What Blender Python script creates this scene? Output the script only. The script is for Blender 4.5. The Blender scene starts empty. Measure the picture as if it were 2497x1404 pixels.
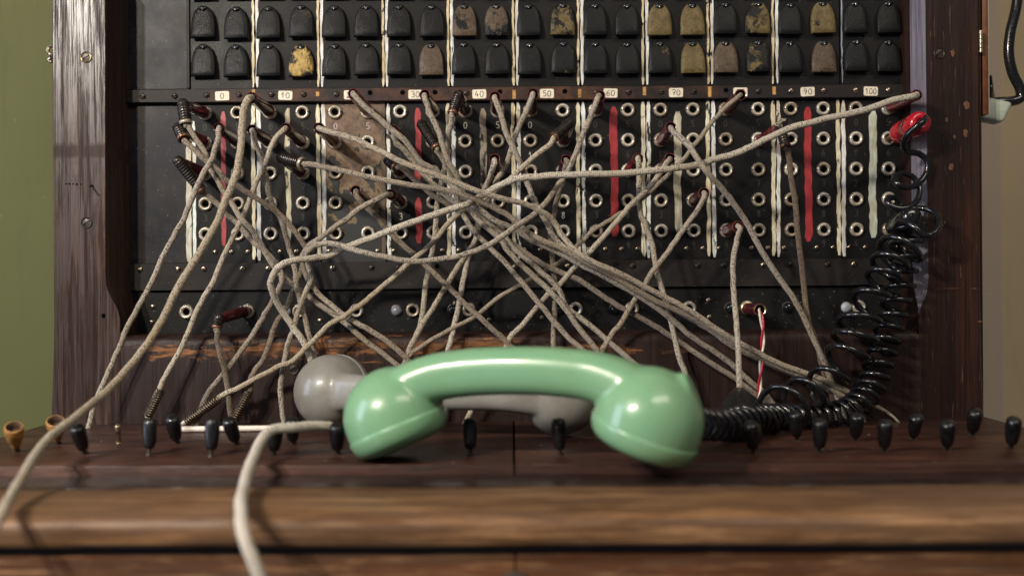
import bpy, bmesh, math, random
from mathutils import Vector, Matrix, Quaternion
random.seed(7)
R = math.radians
SC = bpy.context.scene
COL = SC.collection

# ------------------------------------------------------------------ camera
D = 0.815                    # camera to jack field, metres
FPX = 2427.0                 # focal length in photograph pixels (35 mm lens)
ROLL = math.atan(0.0072)
cam_d = bpy.data.cameras.new('camera')
cam = bpy.data.objects.new('camera', cam_d); COL.objects.link(cam)
CM = Matrix.Translation((0, -D, 0)) @ Matrix.Rotation(R(90), 4, 'X') @ Matrix.Rotation(-ROLL, 4, 'Z')
cam.matrix_world = CM
cam_d.sensor_width = 36.0
cam_d.lens = 36.0 * FPX / 2497.0
cam_d.clip_start = 0.02; cam_d.clip_end = 30
cam_d.dof.use_dof = True
cam_d.dof.focus_distance = 0.775
cam_d.dof.aperture_fstop = 3.8
SC.camera = cam

# ------------------------------------------------------------------ light
SC.view_settings.view_transform = 'Standard'
SC.view_settings.look = 'None'
SC.view_settings.exposure = 0.15
SC.view_settings.gamma = 1.0
w = bpy.data.worlds.new('World'); SC.world = w; w.use_nodes = True
bg = w.node_tree.nodes['Background']
bg.inputs[0].default_value = (0.80, 0.84, 1.0, 1); bg.inputs[1].default_value = 0.085

def bulb(name, loc, power, col, rad):
    l = bpy.data.lights.new(name, 'POINT'); l.energy = power; l.color = col; l.shadow_soft_size = rad
    o = bpy.data.objects.new(name, l); o.location = loc; COL.objects.link(o); return o
def area(name, loc, target, power, col, sx, sy):
    l = bpy.data.lights.new(name, 'AREA'); l.shape = 'RECTANGLE'; l.size = sx; l.size_y = sy; l.energy = power; l.color = col
    o = bpy.data.objects.new(name, l); o.location = loc
    o.rotation_euler = (Vector(target) - Vector(loc)).to_track_quat('-Z', 'Y').to_euler(); COL.objects.link(o); return o
bulb('lamp_cool', (-0.80, -1.02, 0.56), 36, (1.0, 0.965, 0.90), 0.034)
bulb('lamp_warm', (-0.64, -1.08, 0.60), 30, (1.0, 0.87, 0.68), 0.034)
area('window_left', (-1.70, -0.62, 0.30), (-0.10, -0.05, 0.0), 13, (0.70, 0.78, 1.0), 0.55, 1.1)
area('ceiling_lamp', (0.55, -1.15, 1.10), (0.10, -0.10, -0.05), 7.5, (1.0, 0.90, 0.76), 0.9, 0.3)

# ------------------------------------------------------------------ coordinates
def P(px, py, out=0.0):
    """photograph pixel -> point at OUT millimetres in front of the jack field"""
    d = D - out / 1000.0
    return CM @ Vector(((px - 1248.5) / FPX * d, (702.0 - py) / FPX * d, -d))
def L(px, py, out=0.0):
    """same with the camera's slight roll taken out: the cabinet's own level grid"""
    d = D - out / 1000.0
    return Vector(((px - 1248.5) / FPX * d, -out / 1000.0, (702.0 - py) / FPX * d))
def on_plane(px, py, z):
    o = CM.translation; r = P(px, py, 0) - o
    return o + r * ((z - o.z) / r.z)
S = D / FPX                  # metres per photo pixel at the jack field
ZD = -0.104                  # key shelf
ZB = -0.110                  # front board

# ------------------------------------------------------------------ mesh helpers
class MB:
    def __init__(s): s.v = []; s.f = []; s.m = []; s.uv = []
    def add(s, verts, faces, mat=0, uvs=None):
        b = len(s.v); s.v += [Vector(q) for q in verts]
        for i, f in enumerate(faces):
            s.f.append([b + k for k in f]); s.m.append(mat)
            s.uv.append(uvs[i] if uvs else [(0, 0)] * len(f))
    def box(s, lo, hi, mat=0, bevel=0.0, seg=2):
        bm = bmesh.new(); bmesh.ops.create_cube(bm, size=1)
        for q in bm.verts:
            q.co = Vector([(lo[k] + hi[k]) / 2 + q.co[k] * abs(hi[k] - lo[k]) for k in range(3)])
        if bevel > 0:
            bmesh.ops.bevel(bm, geom=bm.edges[:], offset=bevel, segments=seg, affect='EDGES', profile=0.5)
        bmesh.ops.recalc_face_normals(bm, faces=bm.faces[:])
        bm.verts.index_update()
        s.add([q.co.copy() for q in bm.verts], [[q.index for q in f.verts] for f in bm.faces], mat); bm.free()
    def lathe(s, prof, M=Matrix(), n=16, mat=0, mats=None):
        vs = []; fs = []; ms = []
        for (r, z) in prof:
            for k in range(n):
                a = 2 * math.pi * k / n; vs.append(M @ Vector((r * math.cos(a), r * math.sin(a), z)))
        for i in range(len(prof) - 1):
            for k in range(n):
                k2 = (k + 1) % n; fs.append([i * n + k, i * n + k2, (i + 1) * n + k2, (i + 1) * n + k]); ms.append(mats[i] if mats else mat)
        fs.append([k for k in range(n)][::-1]); ms.append(mats[0] if mats else mat)
        b = (len(prof) - 1) * n; fs.append([b + k for k in range(n)]); ms.append(mats[-1] if mats else mat)
        b = len(s.v); s.v += vs
        for f, m in zip(fs, ms): s.f.append([b + k for k in f]); s.m.append(m); s.uv.append([(0, 0)] * len(f))
    def tube(s, pts, rad, n=10, mat=0, cap=True):
        pts = [Vector(q) for q in pts]; N = len(pts)
        rr = rad if isinstance(rad, (list, tuple)) else [rad] * N
        T = [(pts[min(i + 1, N - 1)] - pts[max(i - 1, 0)]).normalized() for i in range(N)]
        u = T[0].orthogonal().normalized(); b = len(s.v); ln = 0.0; lens = []
        for i in range(N):
            if i: ln += (pts[i] - pts[i - 1]).length
            lens.append(ln)
            u = (u - T[i] * u.dot(T[i])); u = u.normalized() if u.length > 1e-9 else T[i].orthogonal().normalized()
            wv = T[i].cross(u)
            for k in range(n):
                a = 2 * math.pi * k / n; s.v.append(pts[i] + (u * math.cos(a) + wv * math.sin(a)) * rr[i])
        for i in range(N - 1):
            for k in range(n):
                k2 = (k + 1) % n
                s.f.append([b + i * n + k, b + i * n + k2, b + (i + 1) * n + k2, b + (i + 1) * n + k]); s.m.append(mat)
                s.uv.append([(k / n, lens[i]), ((k + 1) / n, lens[i]), ((k + 1) / n, lens[i + 1]), (k / n, lens[i + 1])])
        if cap:
            s.f.append([b + k for k in range(n)][::-1]); s.m.append(mat); s.uv.append([(0, lens[0])] * n)
            e = b + (N - 1) * n; s.f.append([e + k for k in range(n)]); s.m.append(mat); s.uv.append([(0, lens[-1])] * n)
    def prism(s, poly, y0, y1, mat=0):
        """polygon in (x,z) extruded from y0 (front) to y1"""
        n = len(poly)
        vs = [(x, y0, z) for x, z in poly] + [(x, y1, z) for x, z in poly]
        fs = [list(range(n)), list(range(n, 2 * n))[::-1]] + [[(k + 1) % n, k, n + k, n + (k + 1) % n] for k in range(n)]
        s.add(vs, fs, mat)
    def mesh(s, name, mats, sharp=0.7):
        me = bpy.data.meshes.new(name)
        me.from_pydata([tuple(q) for q in s.v], [], s.f)
        for m in mats: me.materials.append(m)
        me.polygons.foreach_set('material_index', s.m)
        uvl = me.uv_layers.new(name='UVMap')
        flat = [c for f in s.uv for q in f for c in q]
        uvl.data.foreach_set('uv', flat)
        me.validate(); me.update()
        bm = bmesh.new(); bm.from_mesh(me); bmesh.ops.recalc_face_normals(bm, faces=bm.faces[:]); bm.to_mesh(me); bm.free()
        me.polygons.foreach_set('use_smooth', [True] * len(me.polygons))
        me.set_sharp_from_angle(angle=sharp)
        return me

WM = {}
def link(name, me, parent=None, M=Matrix()):
    o = bpy.data.objects.new(name, me); COL.objects.link(o)
    WM[o.name] = M.copy()
    if parent is not None:
        o.parent = parent; o.matrix_basis = WM[parent.name].inverted() @ M
    else:
        o.matrix_basis = M
    return o
def thing(name, loc, label, cat, group=None):
    o = bpy.data.objects.new(name, None); COL.objects.link(o); o.empty_display_size = 0.01
    M = Matrix.Translation(loc); o.matrix_basis = M; WM[o.name] = M
    o['label'] = label; o['category'] = cat
    if group: o['group'] = group
    return o
def catmull(pts, per=6):
    pts = [Vector(q) for q in pts]; out = []
    n = len(pts)
    for i in range(n - 1):
        p0 = pts[i - 1] if i else pts[0] * 2 - pts[1]
        p1, p2 = pts[i], pts[i + 1]
        p3 = pts[i + 2] if i + 2 < n else pts[-1] * 2 - pts[-2]
        # centripetal parameters keep uneven control points from looping
        t1 = max((p1 - p0).length, 1e-6) ** .5; t2 = t1 + max((p2 - p1).length, 1e-6) ** .5; t3 = t2 + max((p3 - p2).length, 1e-6) ** .5
        for k in range(per):
            t = t1 + (t2 - t1) * k / per
            a1 = p0 * ((t1 - t) / t1) + p1 * (t / t1)
            a2 = p1 * ((t2 - t) / (t2 - t1)) + p2 * ((t - t1) / (t2 - t1))
            a3 = p2 * ((t3 - t) / (t3 - t2)) + p3 * ((t - t2) / (t3 - t2))
            b1 = a1 * ((t2 - t) / t2) + a2 * (t / t2)
            b2 = a2 * ((t3 - t) / (t3 - t1)) + a3 * ((t - t1) / (t3 - t1))
            out.append(b1 * ((t2 - t) / (t2 - t1)) + b2 * ((t - t1) / (t2 - t1)))
    out.append(pts[-1]); return out
def frame(o, axis, up=Vector((0, 0, 1))):
    z = axis.normalized(); x = up.cross(z)
    if x.length < 1e-4: x = Vector((1, 0, 0)).cross(z)
    x.normalize(); y = z.cross(x)
    M = Matrix((x, y, z)).transposed().to_4x4(); M.translation = o; return M
def helix(center, rad, turns_per_m=None, pitch=None, n=14, phase=0.0, grow=None):
    """coil round a densely sampled centre line; rad and pitch may be functions of the run 0..1"""
    c = [Vector(q) for q in center]; N = len(c)
    ln = [0.0]
    for i in range(1, N): ln.append(ln[-1] + (c[i] - c[i - 1]).length)
    tot = ln[-1]; out = []; a = phase; u = (c[1] - c[0]).orthogonal().normalized(); s = 0.0; i = 0
    while s < tot:
        while i < N - 2 and ln[i + 1] < s: i += 1
        f = (s - ln[i]) / max(ln[i + 1] - ln[i], 1e-9); p = c[i].lerp(c[i + 1], f)
        t = (c[min(i + 2, N - 1)] - c[max(i - 1, 0)]).normalized()
        u = (u - t * u.dot(t)).normalized(); wv = t.cross(u)
        r = rad(s / tot) if callable(rad) else rad
        pt = pitch(s / tot) if callable(pitch) else pitch
        out.append(p + (u * math.cos(a) + wv * math.sin(a)) * r)
        a += 2 * math.pi / n; s += pt / n
    return out

# ------------------------------------------------------------------ materials
def new_mat(name):
    m = bpy.data.materials.new(name); m.use_nodes = True
    nt = m.node_tree; b = nt.nodes['Principled BSDF']; return m, nt, b
def nd(nt, t, **kw):
    n = nt.nodes.new(t)
    for k, v in kw.items():
        if k.startswith('_'): setattr(n, k[1:], v)
        else: n.inputs[k].default_value = v
    return n
def lk(nt, a, b): nt.links.new(a, b)
def ramp(nt, fac, stops, interp='LINEAR'):
    r = nt.nodes.new('ShaderNodeValToRGB'); cr = r.color_ramp; cr.interpolation = interp
    while len(cr.elements) < len(stops): cr.elements.new(0.5)
    for e, (p, c) in zip(cr.elements, stops):
        e.position = p; e.color = (c[0], c[1], c[2], 1) if hasattr(c, '__len__') else (c, c, c, 1)
    lk(nt, fac, r.inputs[0]); return r.outputs[0]
def mixc(nt, fac, a, b, mode='MIX'):
    n = nt.nodes.new('ShaderNodeMix'); n.data_type = 'RGBA'; n.blend_type = mode
    if hasattr(fac, 'node'): lk(nt, fac, n.inputs[0])
    else: n.inputs[0].default_value = fac
    for v, k in ((a, 6), (b, 7)):
        if hasattr(v, 'node'): lk(nt, v, n.inputs[k])
        else: n.inputs[k].default_value = (v[0], v[1], v[2], 1)
    return n.outputs[2]
def math_(nt, op, a, b=0.0, clamp=False):
    n = nt.nodes.new('ShaderNodeMath'); n.operation = op; n.use_clamp = clamp
    for v, k in ((a, 0), (b, 1)):
        if hasattr(v, 'node'): lk(nt, v, n.inputs[k])
        else: n.inputs[k].default_value = v
    return n.outputs[0]
def coords(nt, scale=(1, 1, 1), loc=(0, 0, 0), kind='Object', rnd=False):
    tc = nt.nodes.new('ShaderNodeTexCoord'); mp = nt.nodes.new('ShaderNodeMapping')
    mp.inputs['Scale'].default_value = scale; mp.inputs['Location'].default_value = loc
    src = tc.outputs[kind]
    if rnd:
        oi = nt.nodes.new('ShaderNodeObjectInfo')
        va = nt.nodes.new('ShaderNodeVectorMath'); va.operation = 'SCALE'; va.inputs[0].default_value = (3.1, 5.7, 2.3)
        lk(nt, oi.outputs['Random'], va.inputs['Scale'])
        vb = nt.nodes.new('ShaderNodeVectorMath'); vb.operation = 'ADD'; lk(nt, src, vb.inputs[0]); lk(nt, va.outputs[0], vb.inputs[1]); src = vb.outputs[0]
    lk(nt, src, mp.inputs['Vector']); return mp.outputs[0]
def noise(nt, vec, scale, detail=4, rough=0.55, dist=0.0):
    n = nt.nodes.new('ShaderNodeTexNoise'); n.inputs['Scale'].default_value = scale
    n.inputs['Detail'].default_value = detail; n.inputs['Roughness'].default_value = rough; n.inputs['Distortion'].default_value = dist
    lk(nt, vec, n.inputs['Vector']); return n.outputs['Fac']
def bump(nt, b, h, strength, dist):
    n = nt.nodes.new('ShaderNodeBump'); n.inputs['Strength'].default_value = strength; n.inputs['Distance'].default_value = dist
    lk(nt, h, n.inputs['Height']); lk(nt, n.outputs[0], b.inputs['Normal'])
def attr(nt, name):
    n = nt.nodes.new('ShaderNodeAttribute'); n.attribute_type = 'OBJECT'; n.attribute_name = name; return n
def plain(name, col, rough=0.5, metal=0.0, coat=0.0, var=0.15, vs=400, bmp=0.0):
    m, nt, b = new_mat(name)
    v = coords(nt, rnd=True); n = noise(nt, v, vs, 3)
    c = ramp(nt, n, [(0.3, [x * (1 - var) for x in col]), (0.7, [min(1, x * (1 + var)) for x in col])])
    lk(nt, c, b.inputs['Base Color'])
    b.inputs['Metallic'].default_value = metal; b.inputs['Coat Weight'].default_value = coat; b.inputs['Coat Roughness'].default_value = 0.08
    r = ramp(nt, n, [(0.3, max(rough - 0.08, 0)), (0.7, min(rough + 0.08, 1))]); lk(nt, r, b.inputs['Roughness'])
    if bmp: bump(nt, b, n, bmp, 0.0005)
    return m
def wood(name, dark, light, pore, axis='X', rough=0.4, coat=0.0, fine=1.0, extra=None, spec=0.5):
    m, nt, b = new_mat(name)
    st = {'X': (0.025, 1, 1), 'Z': (1, 1, 0.025)}[axis]
    v = coords(nt, st)
    big = noise(nt, v, 55, 3, 0.5, 0.6); mid = noise(nt, v, 330 * fine, 4, 0.6, 0.3); fin = noise(nt, v, 1100 * fine, 3, 0.6)
    base = mixc(nt, ramp(nt, big, [(0.32, 0.0), (0.68, 1.0)]), dark, light)
    base = mixc(nt, ramp(nt, mid, [(0.40, 0.85), (0.58, 0.0)]), base, [x * 0.55 for x in dark])
    base = mixc(nt, ramp(nt, fin, [(0.33, 1.0), (0.43, 0.0)]), base, pore)
    bl = noise(nt, coords(nt), 9, 4, 0.6)
    base = mixc(nt, ramp(nt, bl, [(0.40, 0.55), (0.62, 0.0)]), base, [x * 0.5 for x in dark])
    rg = ramp(nt, fin, [(0.30, min(rough + 0.35, 1)), (0.42, rough)])
    mk = None
    if extra:
        base = extra(nt, base)
        if isinstance(base, tuple): base, mk = base; lk(nt, math_(nt, 'MULTIPLY', math_(nt, 'SUBTRACT', 1.0, math_(nt, 'MULTIPLY', mk, 0.92)), spec), b.inputs['Specular IOR Level'])
    if mk is None: b.inputs['Specular IOR Level'].default_value = spec
    lk(nt, base, b.inputs['Base Color']); lk(nt, rg, b.inputs['Roughness'])
    b.inputs['Coat Weight'].default_value = coat; b.inputs['Coat Roughness'].default_value = 0.22
    h = math_(nt, 'ADD', math_(nt, 'MULTIPLY', ramp(nt, fin, [(0.33, 0.0), (0.48, 1.0)]), 0.6), math_(nt, 'MULTIPLY', mid, 0.5))
    bump(nt, b, h, 0.35, 0.0005)
    return m

def stile_marks(nt, base):
    """a stain band across the left stile and a few rubbed pale scratches"""
    v = coords(nt, (1, 1, 0.06)); n = noise(nt, v, 800, 2, 0.5)
    return mixc(nt, ramp(nt, n, [(0.66, 0.0), (0.72, 0.35)]), base, (0.20, 0.12, 0.075))
def stain_band(nt, base):
    tc = nt.nodes.new('ShaderNodeTexCoord'); sp = nt.nodes.new('ShaderNodeSeparateXYZ'); lk(nt, tc.outputs['Object'], sp.inputs[0])
    zz = math_(nt, 'ADD', sp.outputs['Z'], math_(nt, 'MULTIPLY', math_(nt, 'SUBTRACT', noise(nt, coords(nt), 160, 3), 0.5), 0.004))
    f = math_(nt, 'ABSOLUTE', math_(nt, 'SUBTRACT', zz, 0.1095))
    mk = ramp(nt, f, [(0.0038, 0.75), (0.0054, 0.0)])
    st2 = noise(nt, coords(nt, (1, 1, 0.045)), 270, 5, 0.65, 0.5); mk = math_(nt, 'MAXIMUM', mk, ramp(nt, st2, [(0.47, 0.0), (0.58, 0.85)]))
    st3 = noise(nt, coords(nt, (1, 1, 0.3)), 60, 5, 0.7, 0.4); mk = math_(nt, 'MAXIMUM', mk, ramp(nt, st3, [(0.50, 0.0), (0.68, 0.6)]))
    return mixc(nt, math_(nt, 'MULTIPLY', mk, 0.6), base, (0.024, 0.013, 0.011)), mk
M_stile_l = wood('stile_wood_polished', (0.052, 0.027, 0.020), (0.095, 0.055, 0.040), (0.014, 0.008, 0.007), 'Z', 0.33, 0.0, 0.9, stain_band, 0.58)
M_stile_r = wood('stile_wood_reddish', (0.020, 0.008, 0.0055), (0.046, 0.017, 0.0095), (0.008, 0.004, 0.003), 'Z', 0.45, 0.0, 0.8, stile_marks, 0.3)
M_chamfer = wood('chamfer_window_sheen', (0.19, 0.165, 0.20), (0.27, 0.24, 0.28), (0.09, 0.075, 0.09), 'Z', 0.36, 0.2, 1.2)  # bluish window reflection on the right chamfer is put into its colour
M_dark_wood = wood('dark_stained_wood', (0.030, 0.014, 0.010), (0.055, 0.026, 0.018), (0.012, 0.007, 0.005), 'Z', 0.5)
def rail_wear(nt, base):
    tc = nt.nodes.new('ShaderNodeTexCoord'); sp = nt.nodes.new('ShaderNodeSeparateXYZ'); lk(nt, tc.outputs['Object'], sp.inputs[0])
    z = sp.outputs['Z']; x = sp.outputs['X']
    n1 = noise(nt, coords(nt, (0.25, 1, 1)), 120, 6, 0.7, 0.8); n2 = noise(nt, coords(nt, (0.12, 1, 1)), 420, 4, 0.65)
    # the worn band lies along the ledge, strongest left of the middle
    zb = math_(nt, 'MULTIPLY', math_(nt, 'ABSOLUTE', math_(nt, 'ADD', z, 0.0465)), 1 / 0.0125)
    xb = math_(nt, 'MULTIPLY', math_(nt, 'ABSOLUTE', math_(nt, 'ADD', x, 0.095)), 1 / 0.20)
    wgt = math_(nt, 'SUBTRACT', 1.0, math_(nt, 'ADD', math_(nt, 'POWER', zb, 2.0), math_(nt, 'MULTIPLY', math_(nt, 'POWER', xb, 2.0), 0.55)))
    fac = math_(nt, 'ADD', math_(nt, 'MULTIPLY', wgt, 0.22), math_(nt, 'SUBTRACT', n1, 0.625))
    worn = mixc(nt, ramp(nt, n2, [(0.35, 0.0), (0.62, 1.0)]), (0.050, 0.020, 0.009), (0.31, 0.13, 0.046))
    return mixc(nt, ramp(nt, fac, [(0.0, 0.0), (0.10, 0.9)]), base, worn)
M_rail = wood('rail_wood_worn', (0.024, 0.011, 0.009), (0.046, 0.022, 0.017), (0.014, 0.008, 0.006), 'Z', 0.5, 0.0, 0.9, rail_wear, 0.25)
def shelf_wear(nt, base):
    n = noise(nt, coords(nt, (0.3, 1, 1)), 40, 6, 0.7); n2 = noise(nt, coords(nt, (0.08, 1, 1)), 300, 4, 0.7)
    base = mixc(nt, ramp(nt, n, [(0.5, 0.0), (0.72, 0.55)]), base, (0.13, 0.055, 0.035))
    return mixc(nt, ramp(nt, n2, [(0.62, 0.0), (0.70, 0.5)]), base, (0.17, 0.085, 0.055))
def board_wear(nt, base):
    n = noise(nt, coords(nt, (0.22, 1, 1)), 60, 6, 0.7, 0.6); n2 = noise(nt, coords(nt, (0.05, 1, 1)), 330, 5, 0.7); n3 = noise(nt, coords(nt, (0.35, 1, 1)), 12, 3)
    base = mixc(nt, ramp(nt, n, [(0.46, 0.0), (0.66, 0.75)]), base, (0.075, 0.034, 0.016))
    base = mixc(nt, ramp(nt, n2, [(0.52, 0.0), (0.66, 0.8)]), base, (0.40, 0.225, 0.11))
    n4 = noise(nt, coords(nt, (0.06, 1, 1), (3, 7, 1)), 150, 5, 0.7, 0.4); base = mixc(nt, ramp(nt, n4, [(0.45, 0.0), (0.60, 0.75)]), base, (0.085, 0.046, 0.028))
    return mixc(nt, ramp(nt, n3, [(0.45, 0.0), (0.65, 0.5)]), base, (0.15, 0.095, 0.062)), ramp(nt, n, [(0.38, 0.0), (0.62, 1.0)])
M_shelf = wood('shelf_wood', (0.046, 0.018, 0.012), (0.088, 0.036, 0.024), (0.014, 0.007, 0.005), 'X', 0.42, 0.0, 1.0, shelf_wear, 0.3)
M_board = wood('board_wood', (0.20, 0.098, 0.044), (0.36, 0.19, 0.088), (0.060, 0.025, 0.011), 'X', 0.46, 0.0, 0.5, board_wear, 0.38)
M_strip = wood('dark_gloss_wood', (0.020, 0.010, 0.008), (0.034, 0.017, 0.013), (0.010, 0.005, 0.004), 'X', 0.22, 0.2, 0.8)
M_drawer = wood('drawer_wood', (0.10, 0.034, 0.014), (0.22, 0.085, 0.033), (0.040, 0.014, 0.007), 'X', 0.45, 0.0, 0.45, board_wear, 0.3)

def panel_mat(name, c0, c1, rough, dust=0.0, bmp=0.35, bs=900):
    m, nt, b = new_mat(name)
    v = coords(nt); n = noise(nt, v, 28, 6, 0.65); g = noise(nt, v, bs, 3, 0.6)
    c = mixc(nt, ramp(nt, n, [(0.3, 0.0), (0.7, 1.0)]), c0, c1)
    sc = noise(nt, coords(nt, (1, 1, 0.15), (3, 1, 2)), 260, 3, 0.7)
    c = mixc(nt, ramp(nt, sc, [(0.62, 0.0), (0.76, 0.6)]), c, [x * 2.2 for x in c1])
    sp = noise(nt, coords(nt, (1, 1, 1), (7, 2, 9)), 520, 2, 0.5)
    c = mixc(nt, ramp(nt, sp, [(0.69, 0.0), (0.73, 0.7)]), c, (0.16, 0.14, 0.11))
    if dust:
        dn = noise(nt, coords(nt, (1, 1, 1), (1, 5, 3)), 16, 6, 0.7)
        c = mixc(nt, ramp(nt, dn, [(0.45, 0.0), (0.75, dust)]), c, (0.075, 0.06, 0.045))
    lk(nt, c, b.inputs['Base Color'])
    lk(nt, ramp(nt, n, [(0.3, rough - 0.08), (0.7, rough + 0.1)]), b.inputs['Roughness'])
    b.inputs['Specular IOR Level'].default_value = 0.17
    bump(nt, b, g, bmp, 0.0004); return m
M_panel = panel_mat('black_panel_paint', (0.0060, 0.0058, 0.0064), (0.0125, 0.0115, 0.0115), 0.50)
M_panel_grain = panel_mat('grained_panel_paint', (0.012, 0.0115, 0.012), (0.020, 0.019, 0.019), 0.42, 0.0, 0.6, 700)
M_sheet = panel_mat('blue_black_sheet', (0.009, 0.009, 0.014), (0.020, 0.0195, 0.027), 0.42, 0.6, 0.2)
M_bar = panel_mat('rail_bar_paint', (0.012, 0.011, 0.012), (0.024, 0.020, 0.019), 0.48, 0.3)
M_void = plain('shadow_black', (0.003, 0.003, 0.003), 0.9); M_void.node_tree.nodes['Principled BSDF'].inputs['Specular IOR Level'].default_value = 0.0
def rust_bar():
    m, nt, b = new_mat('rail_bar_rusty'); v = coords(nt)
    n = noise(nt, v, 34, 6, 0.7, 0.4); g = noise(nt, v, 700, 3)
    tc = nt.nodes.new('ShaderNodeTexCoord'); sp = nt.nodes.new('ShaderNodeSeparateXYZ'); lk(nt, tc.outputs['Object'], sp.inputs[0])
    xb = math_(nt, 'ABSOLUTE', math_(nt, 'MULTIPLY', math_(nt, 'ADD', sp.outputs['X'], 0.05), 1 / 0.19))
    f = math_(nt, 'SUBTRACT', n, math_(nt, 'MULTIPLY', math_(nt, 'POWER', xb, 2.0), 0.13))
    c = ramp(nt, f, [(0.36, (0.020, 0.017, 0.017)), (0.47, (0.048, 0.026, 0.020)), (0.60, (0.095, 0.045, 0.025))])
    lk(nt, c, b.inputs['Base Color']); b.inputs['Roughness'].default_value = 0.5; b.inputs['Specular IOR Level'].default_value = 0.18; bump(nt, b, g, 0.3, 0.0004); return m
M_numrail = rust_bar()
def rusted_strip():
    m, nt, b = new_mat('rusted_strip_paint'); v = coords(nt)
    tc = nt.nodes.new('ShaderNodeTexCoord'); sp = nt.nodes.new('ShaderNodeSeparateXYZ'); lk(nt, tc.outputs['Object'], sp.inputs[0])
    n = noise(nt, v, 60, 6, 0.62, 0.3)
    zt = math_(nt, 'MULTIPLY', math_(nt, 'SUBTRACT', sp.outputs['Z'], 0.072), 2.9)
    f = math_(nt, 'ADD', n, zt)
    n2 = noise(nt, v, 190, 4, 0.6)
    brown = mixc(nt, ramp(nt, n2, [(0.35, 0.0), (0.65, 1.0)]), (0.070, 0.036, 0.019), (0.185, 0.108, 0.060))
    c = mixc(nt, ramp(nt, f, [(0.52, 0.0), (0.535, 1.0)]), (0.010, 0.010, 0.011), (0.19, 0.125, 0.055))
    c = mixc(nt, ramp(nt, f, [(0.56, 0.0), (0.60, 1.0)]), c, brown)
    lk(nt, c, b.inputs['Base Color']); b.inputs['Roughness'].default_value = 0.5
    bump(nt, b, f, 0.25, 0.0006); return m
M_rusted = rusted_strip()
def flap_mat():
    m, nt, b = new_mat('shutter_worn_paint')
    a = attr(nt, 'wear'); v = coords(nt, rnd=True)
    n = noise(nt, v, 62, 5, 0.58, 0.5); fz = noise(nt, v, 520, 3, 0.6)
    n = math_(nt, 'ADD', n, math_(nt, 'MULTIPLY', math_(nt, 'SUBTRACT', fz, 0.5), 0.16))
    f = math_(nt, 'ADD', n, math_(nt, 'MULTIPLY', math_(nt, 'SUBTRACT', a.outputs['Fac'], 0.5), 0.62))
    t = attr(nt, 'tint')
    under = mixc(nt, ramp(nt, fz, [(0.35, 0.75), (0.6, 0.0)]), t.outputs['Color'], (0.45, 0.40, 0.34), 'MULTIPLY')
    under = mixc(nt, ramp(nt, noise(nt, v, 130, 3), [(0.45, 0.0), (0.7, 0.6)]), under, (0.45, 0.38, 0.30), 'MULTIPLY')
    c = mixc(nt, ramp(nt, f, [(0.53, 0.0), (0.60, 1.0)]), (0.0085, 0.0085, 0.0092), under)
    lk(nt, c, b.inputs['Base Color'])
    lk(nt, ramp(nt, n, [(0.3, 0.26), (0.7, 0.40)]), b.inputs['Roughness']); b.inputs['Specular IOR Level'].default_value = 0.14
    g = noise(nt, v, 900, 3, 0.6); h = math_(nt, 'ADD', g, math_(nt, 'MULTIPLY', ramp(nt, f, [(0.53, 1.0), (0.60, 0.0)]), 0.8))
    bump(nt, b, h, 0.6, 0.0005); return m
M_flap = flap_mat()
M_latch = plain('latch_black', (0.010, 0.010, 0.010), 0.3)
M_bead = plain('bright_bead', (0.75, 0.73, 0.68), 0.22, 1.0)
M_nickel = plain('nickel', (0.62, 0.56, 0.47), 0.36, 0.55, 0, 0.22, 260)
nt_ = M_nickel.node_tree; b_ = nt_.nodes['Principled BSDF']; src_ = b_.inputs['Base Color'].links[0].from_socket
oi_ = nt_.nodes.new('ShaderNodeObjectInfo')
lk(nt_, mixc(nt_, ramp(nt_, oi_.outputs['Random'], [(0.25, 0.0), (1.0, 0.8)]), src_, (0.30, 0.225, 0.145), 'MIX'), b_.inputs['Base Color'])
M_screw = plain('screw_metal', (0.42, 0.34, 0.25), 0.34, 1.0, 0, 0.3, 300)
M_screw_dark = plain('screw_blackened', (0.055, 0.042, 0.035), 0.42, 0.6, 0, 0.3, 300)
M_brass = plain('brass', (0.62, 0.47, 0.24), 0.32, 1.0)
M_bronze = plain('bronze_ferrule', (0.19, 0.095, 0.06), 0.35, 0.7, 0, 0.3)
M_spring = plain('spring_dark', (0.034, 0.026, 0.022), 0.32, 0.4, 0, 0.3)
M_spring_b = plain('spring_bronze', (0.30, 0.23, 0.155), 0.30, 0.9, 0, 0.3)
M_bakelite = plain('maroon_bakelite', (0.062, 0.0085, 0.009), 0.20, 0, 0.4, 0.35, 240)
M_bakelite_red = plain('red_bakelite', (0.125, 0.016, 0.022), 0.22, 0, 0.4, 0.25, 240)
M_red = plain('red_plastic', (0.42, 0.008, 0.018), 0.22, 0, 0.4, 0.12)
M_blackp = plain('black_gloss_plastic', (0.0065, 0.0065, 0.008), 0.24, 0, 0.3)
M_lever = plain('lever_black', (0.0062, 0.0063, 0.0078), 0.33, 0, 0.12, 0.6, 220, 0.25)
M_horn = plain('lever_yellow_horn', (0.34, 0.165, 0.042), 0.35, 0, 0.2, 0.45, 160)
M_horn_in = plain('horn_hollow', (0.06, 0.03, 0.014), 0.7)
M_card = plain('card_cream', (0.74, 0.66, 0.52), 0.55, 0, 0, 0.14, 160)
M_ink = plain('ink_dark', (0.03, 0.026, 0.028), 0.6)
M_num_hi = plain('numeral_bright', (0.45, 0.42, 0.38), 0.6)
M_num_lo = plain('numeral_faded', (0.040, 0.037, 0.034), 0.6)
M_lamp_w = plain('lamp_cap_opal', (0.50, 0.55, 0.62), 0.18, 0, 0.5, 0.08)
M_lamp_g = plain('lamp_cap_grey', (0.20, 0.20, 0.23), 0.2, 0, 0.5, 0.1)
M_lamp_k = plain('lamp_cap_dark', (0.008, 0.012, 0.011), 0.08, 0, 0.6)
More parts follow.
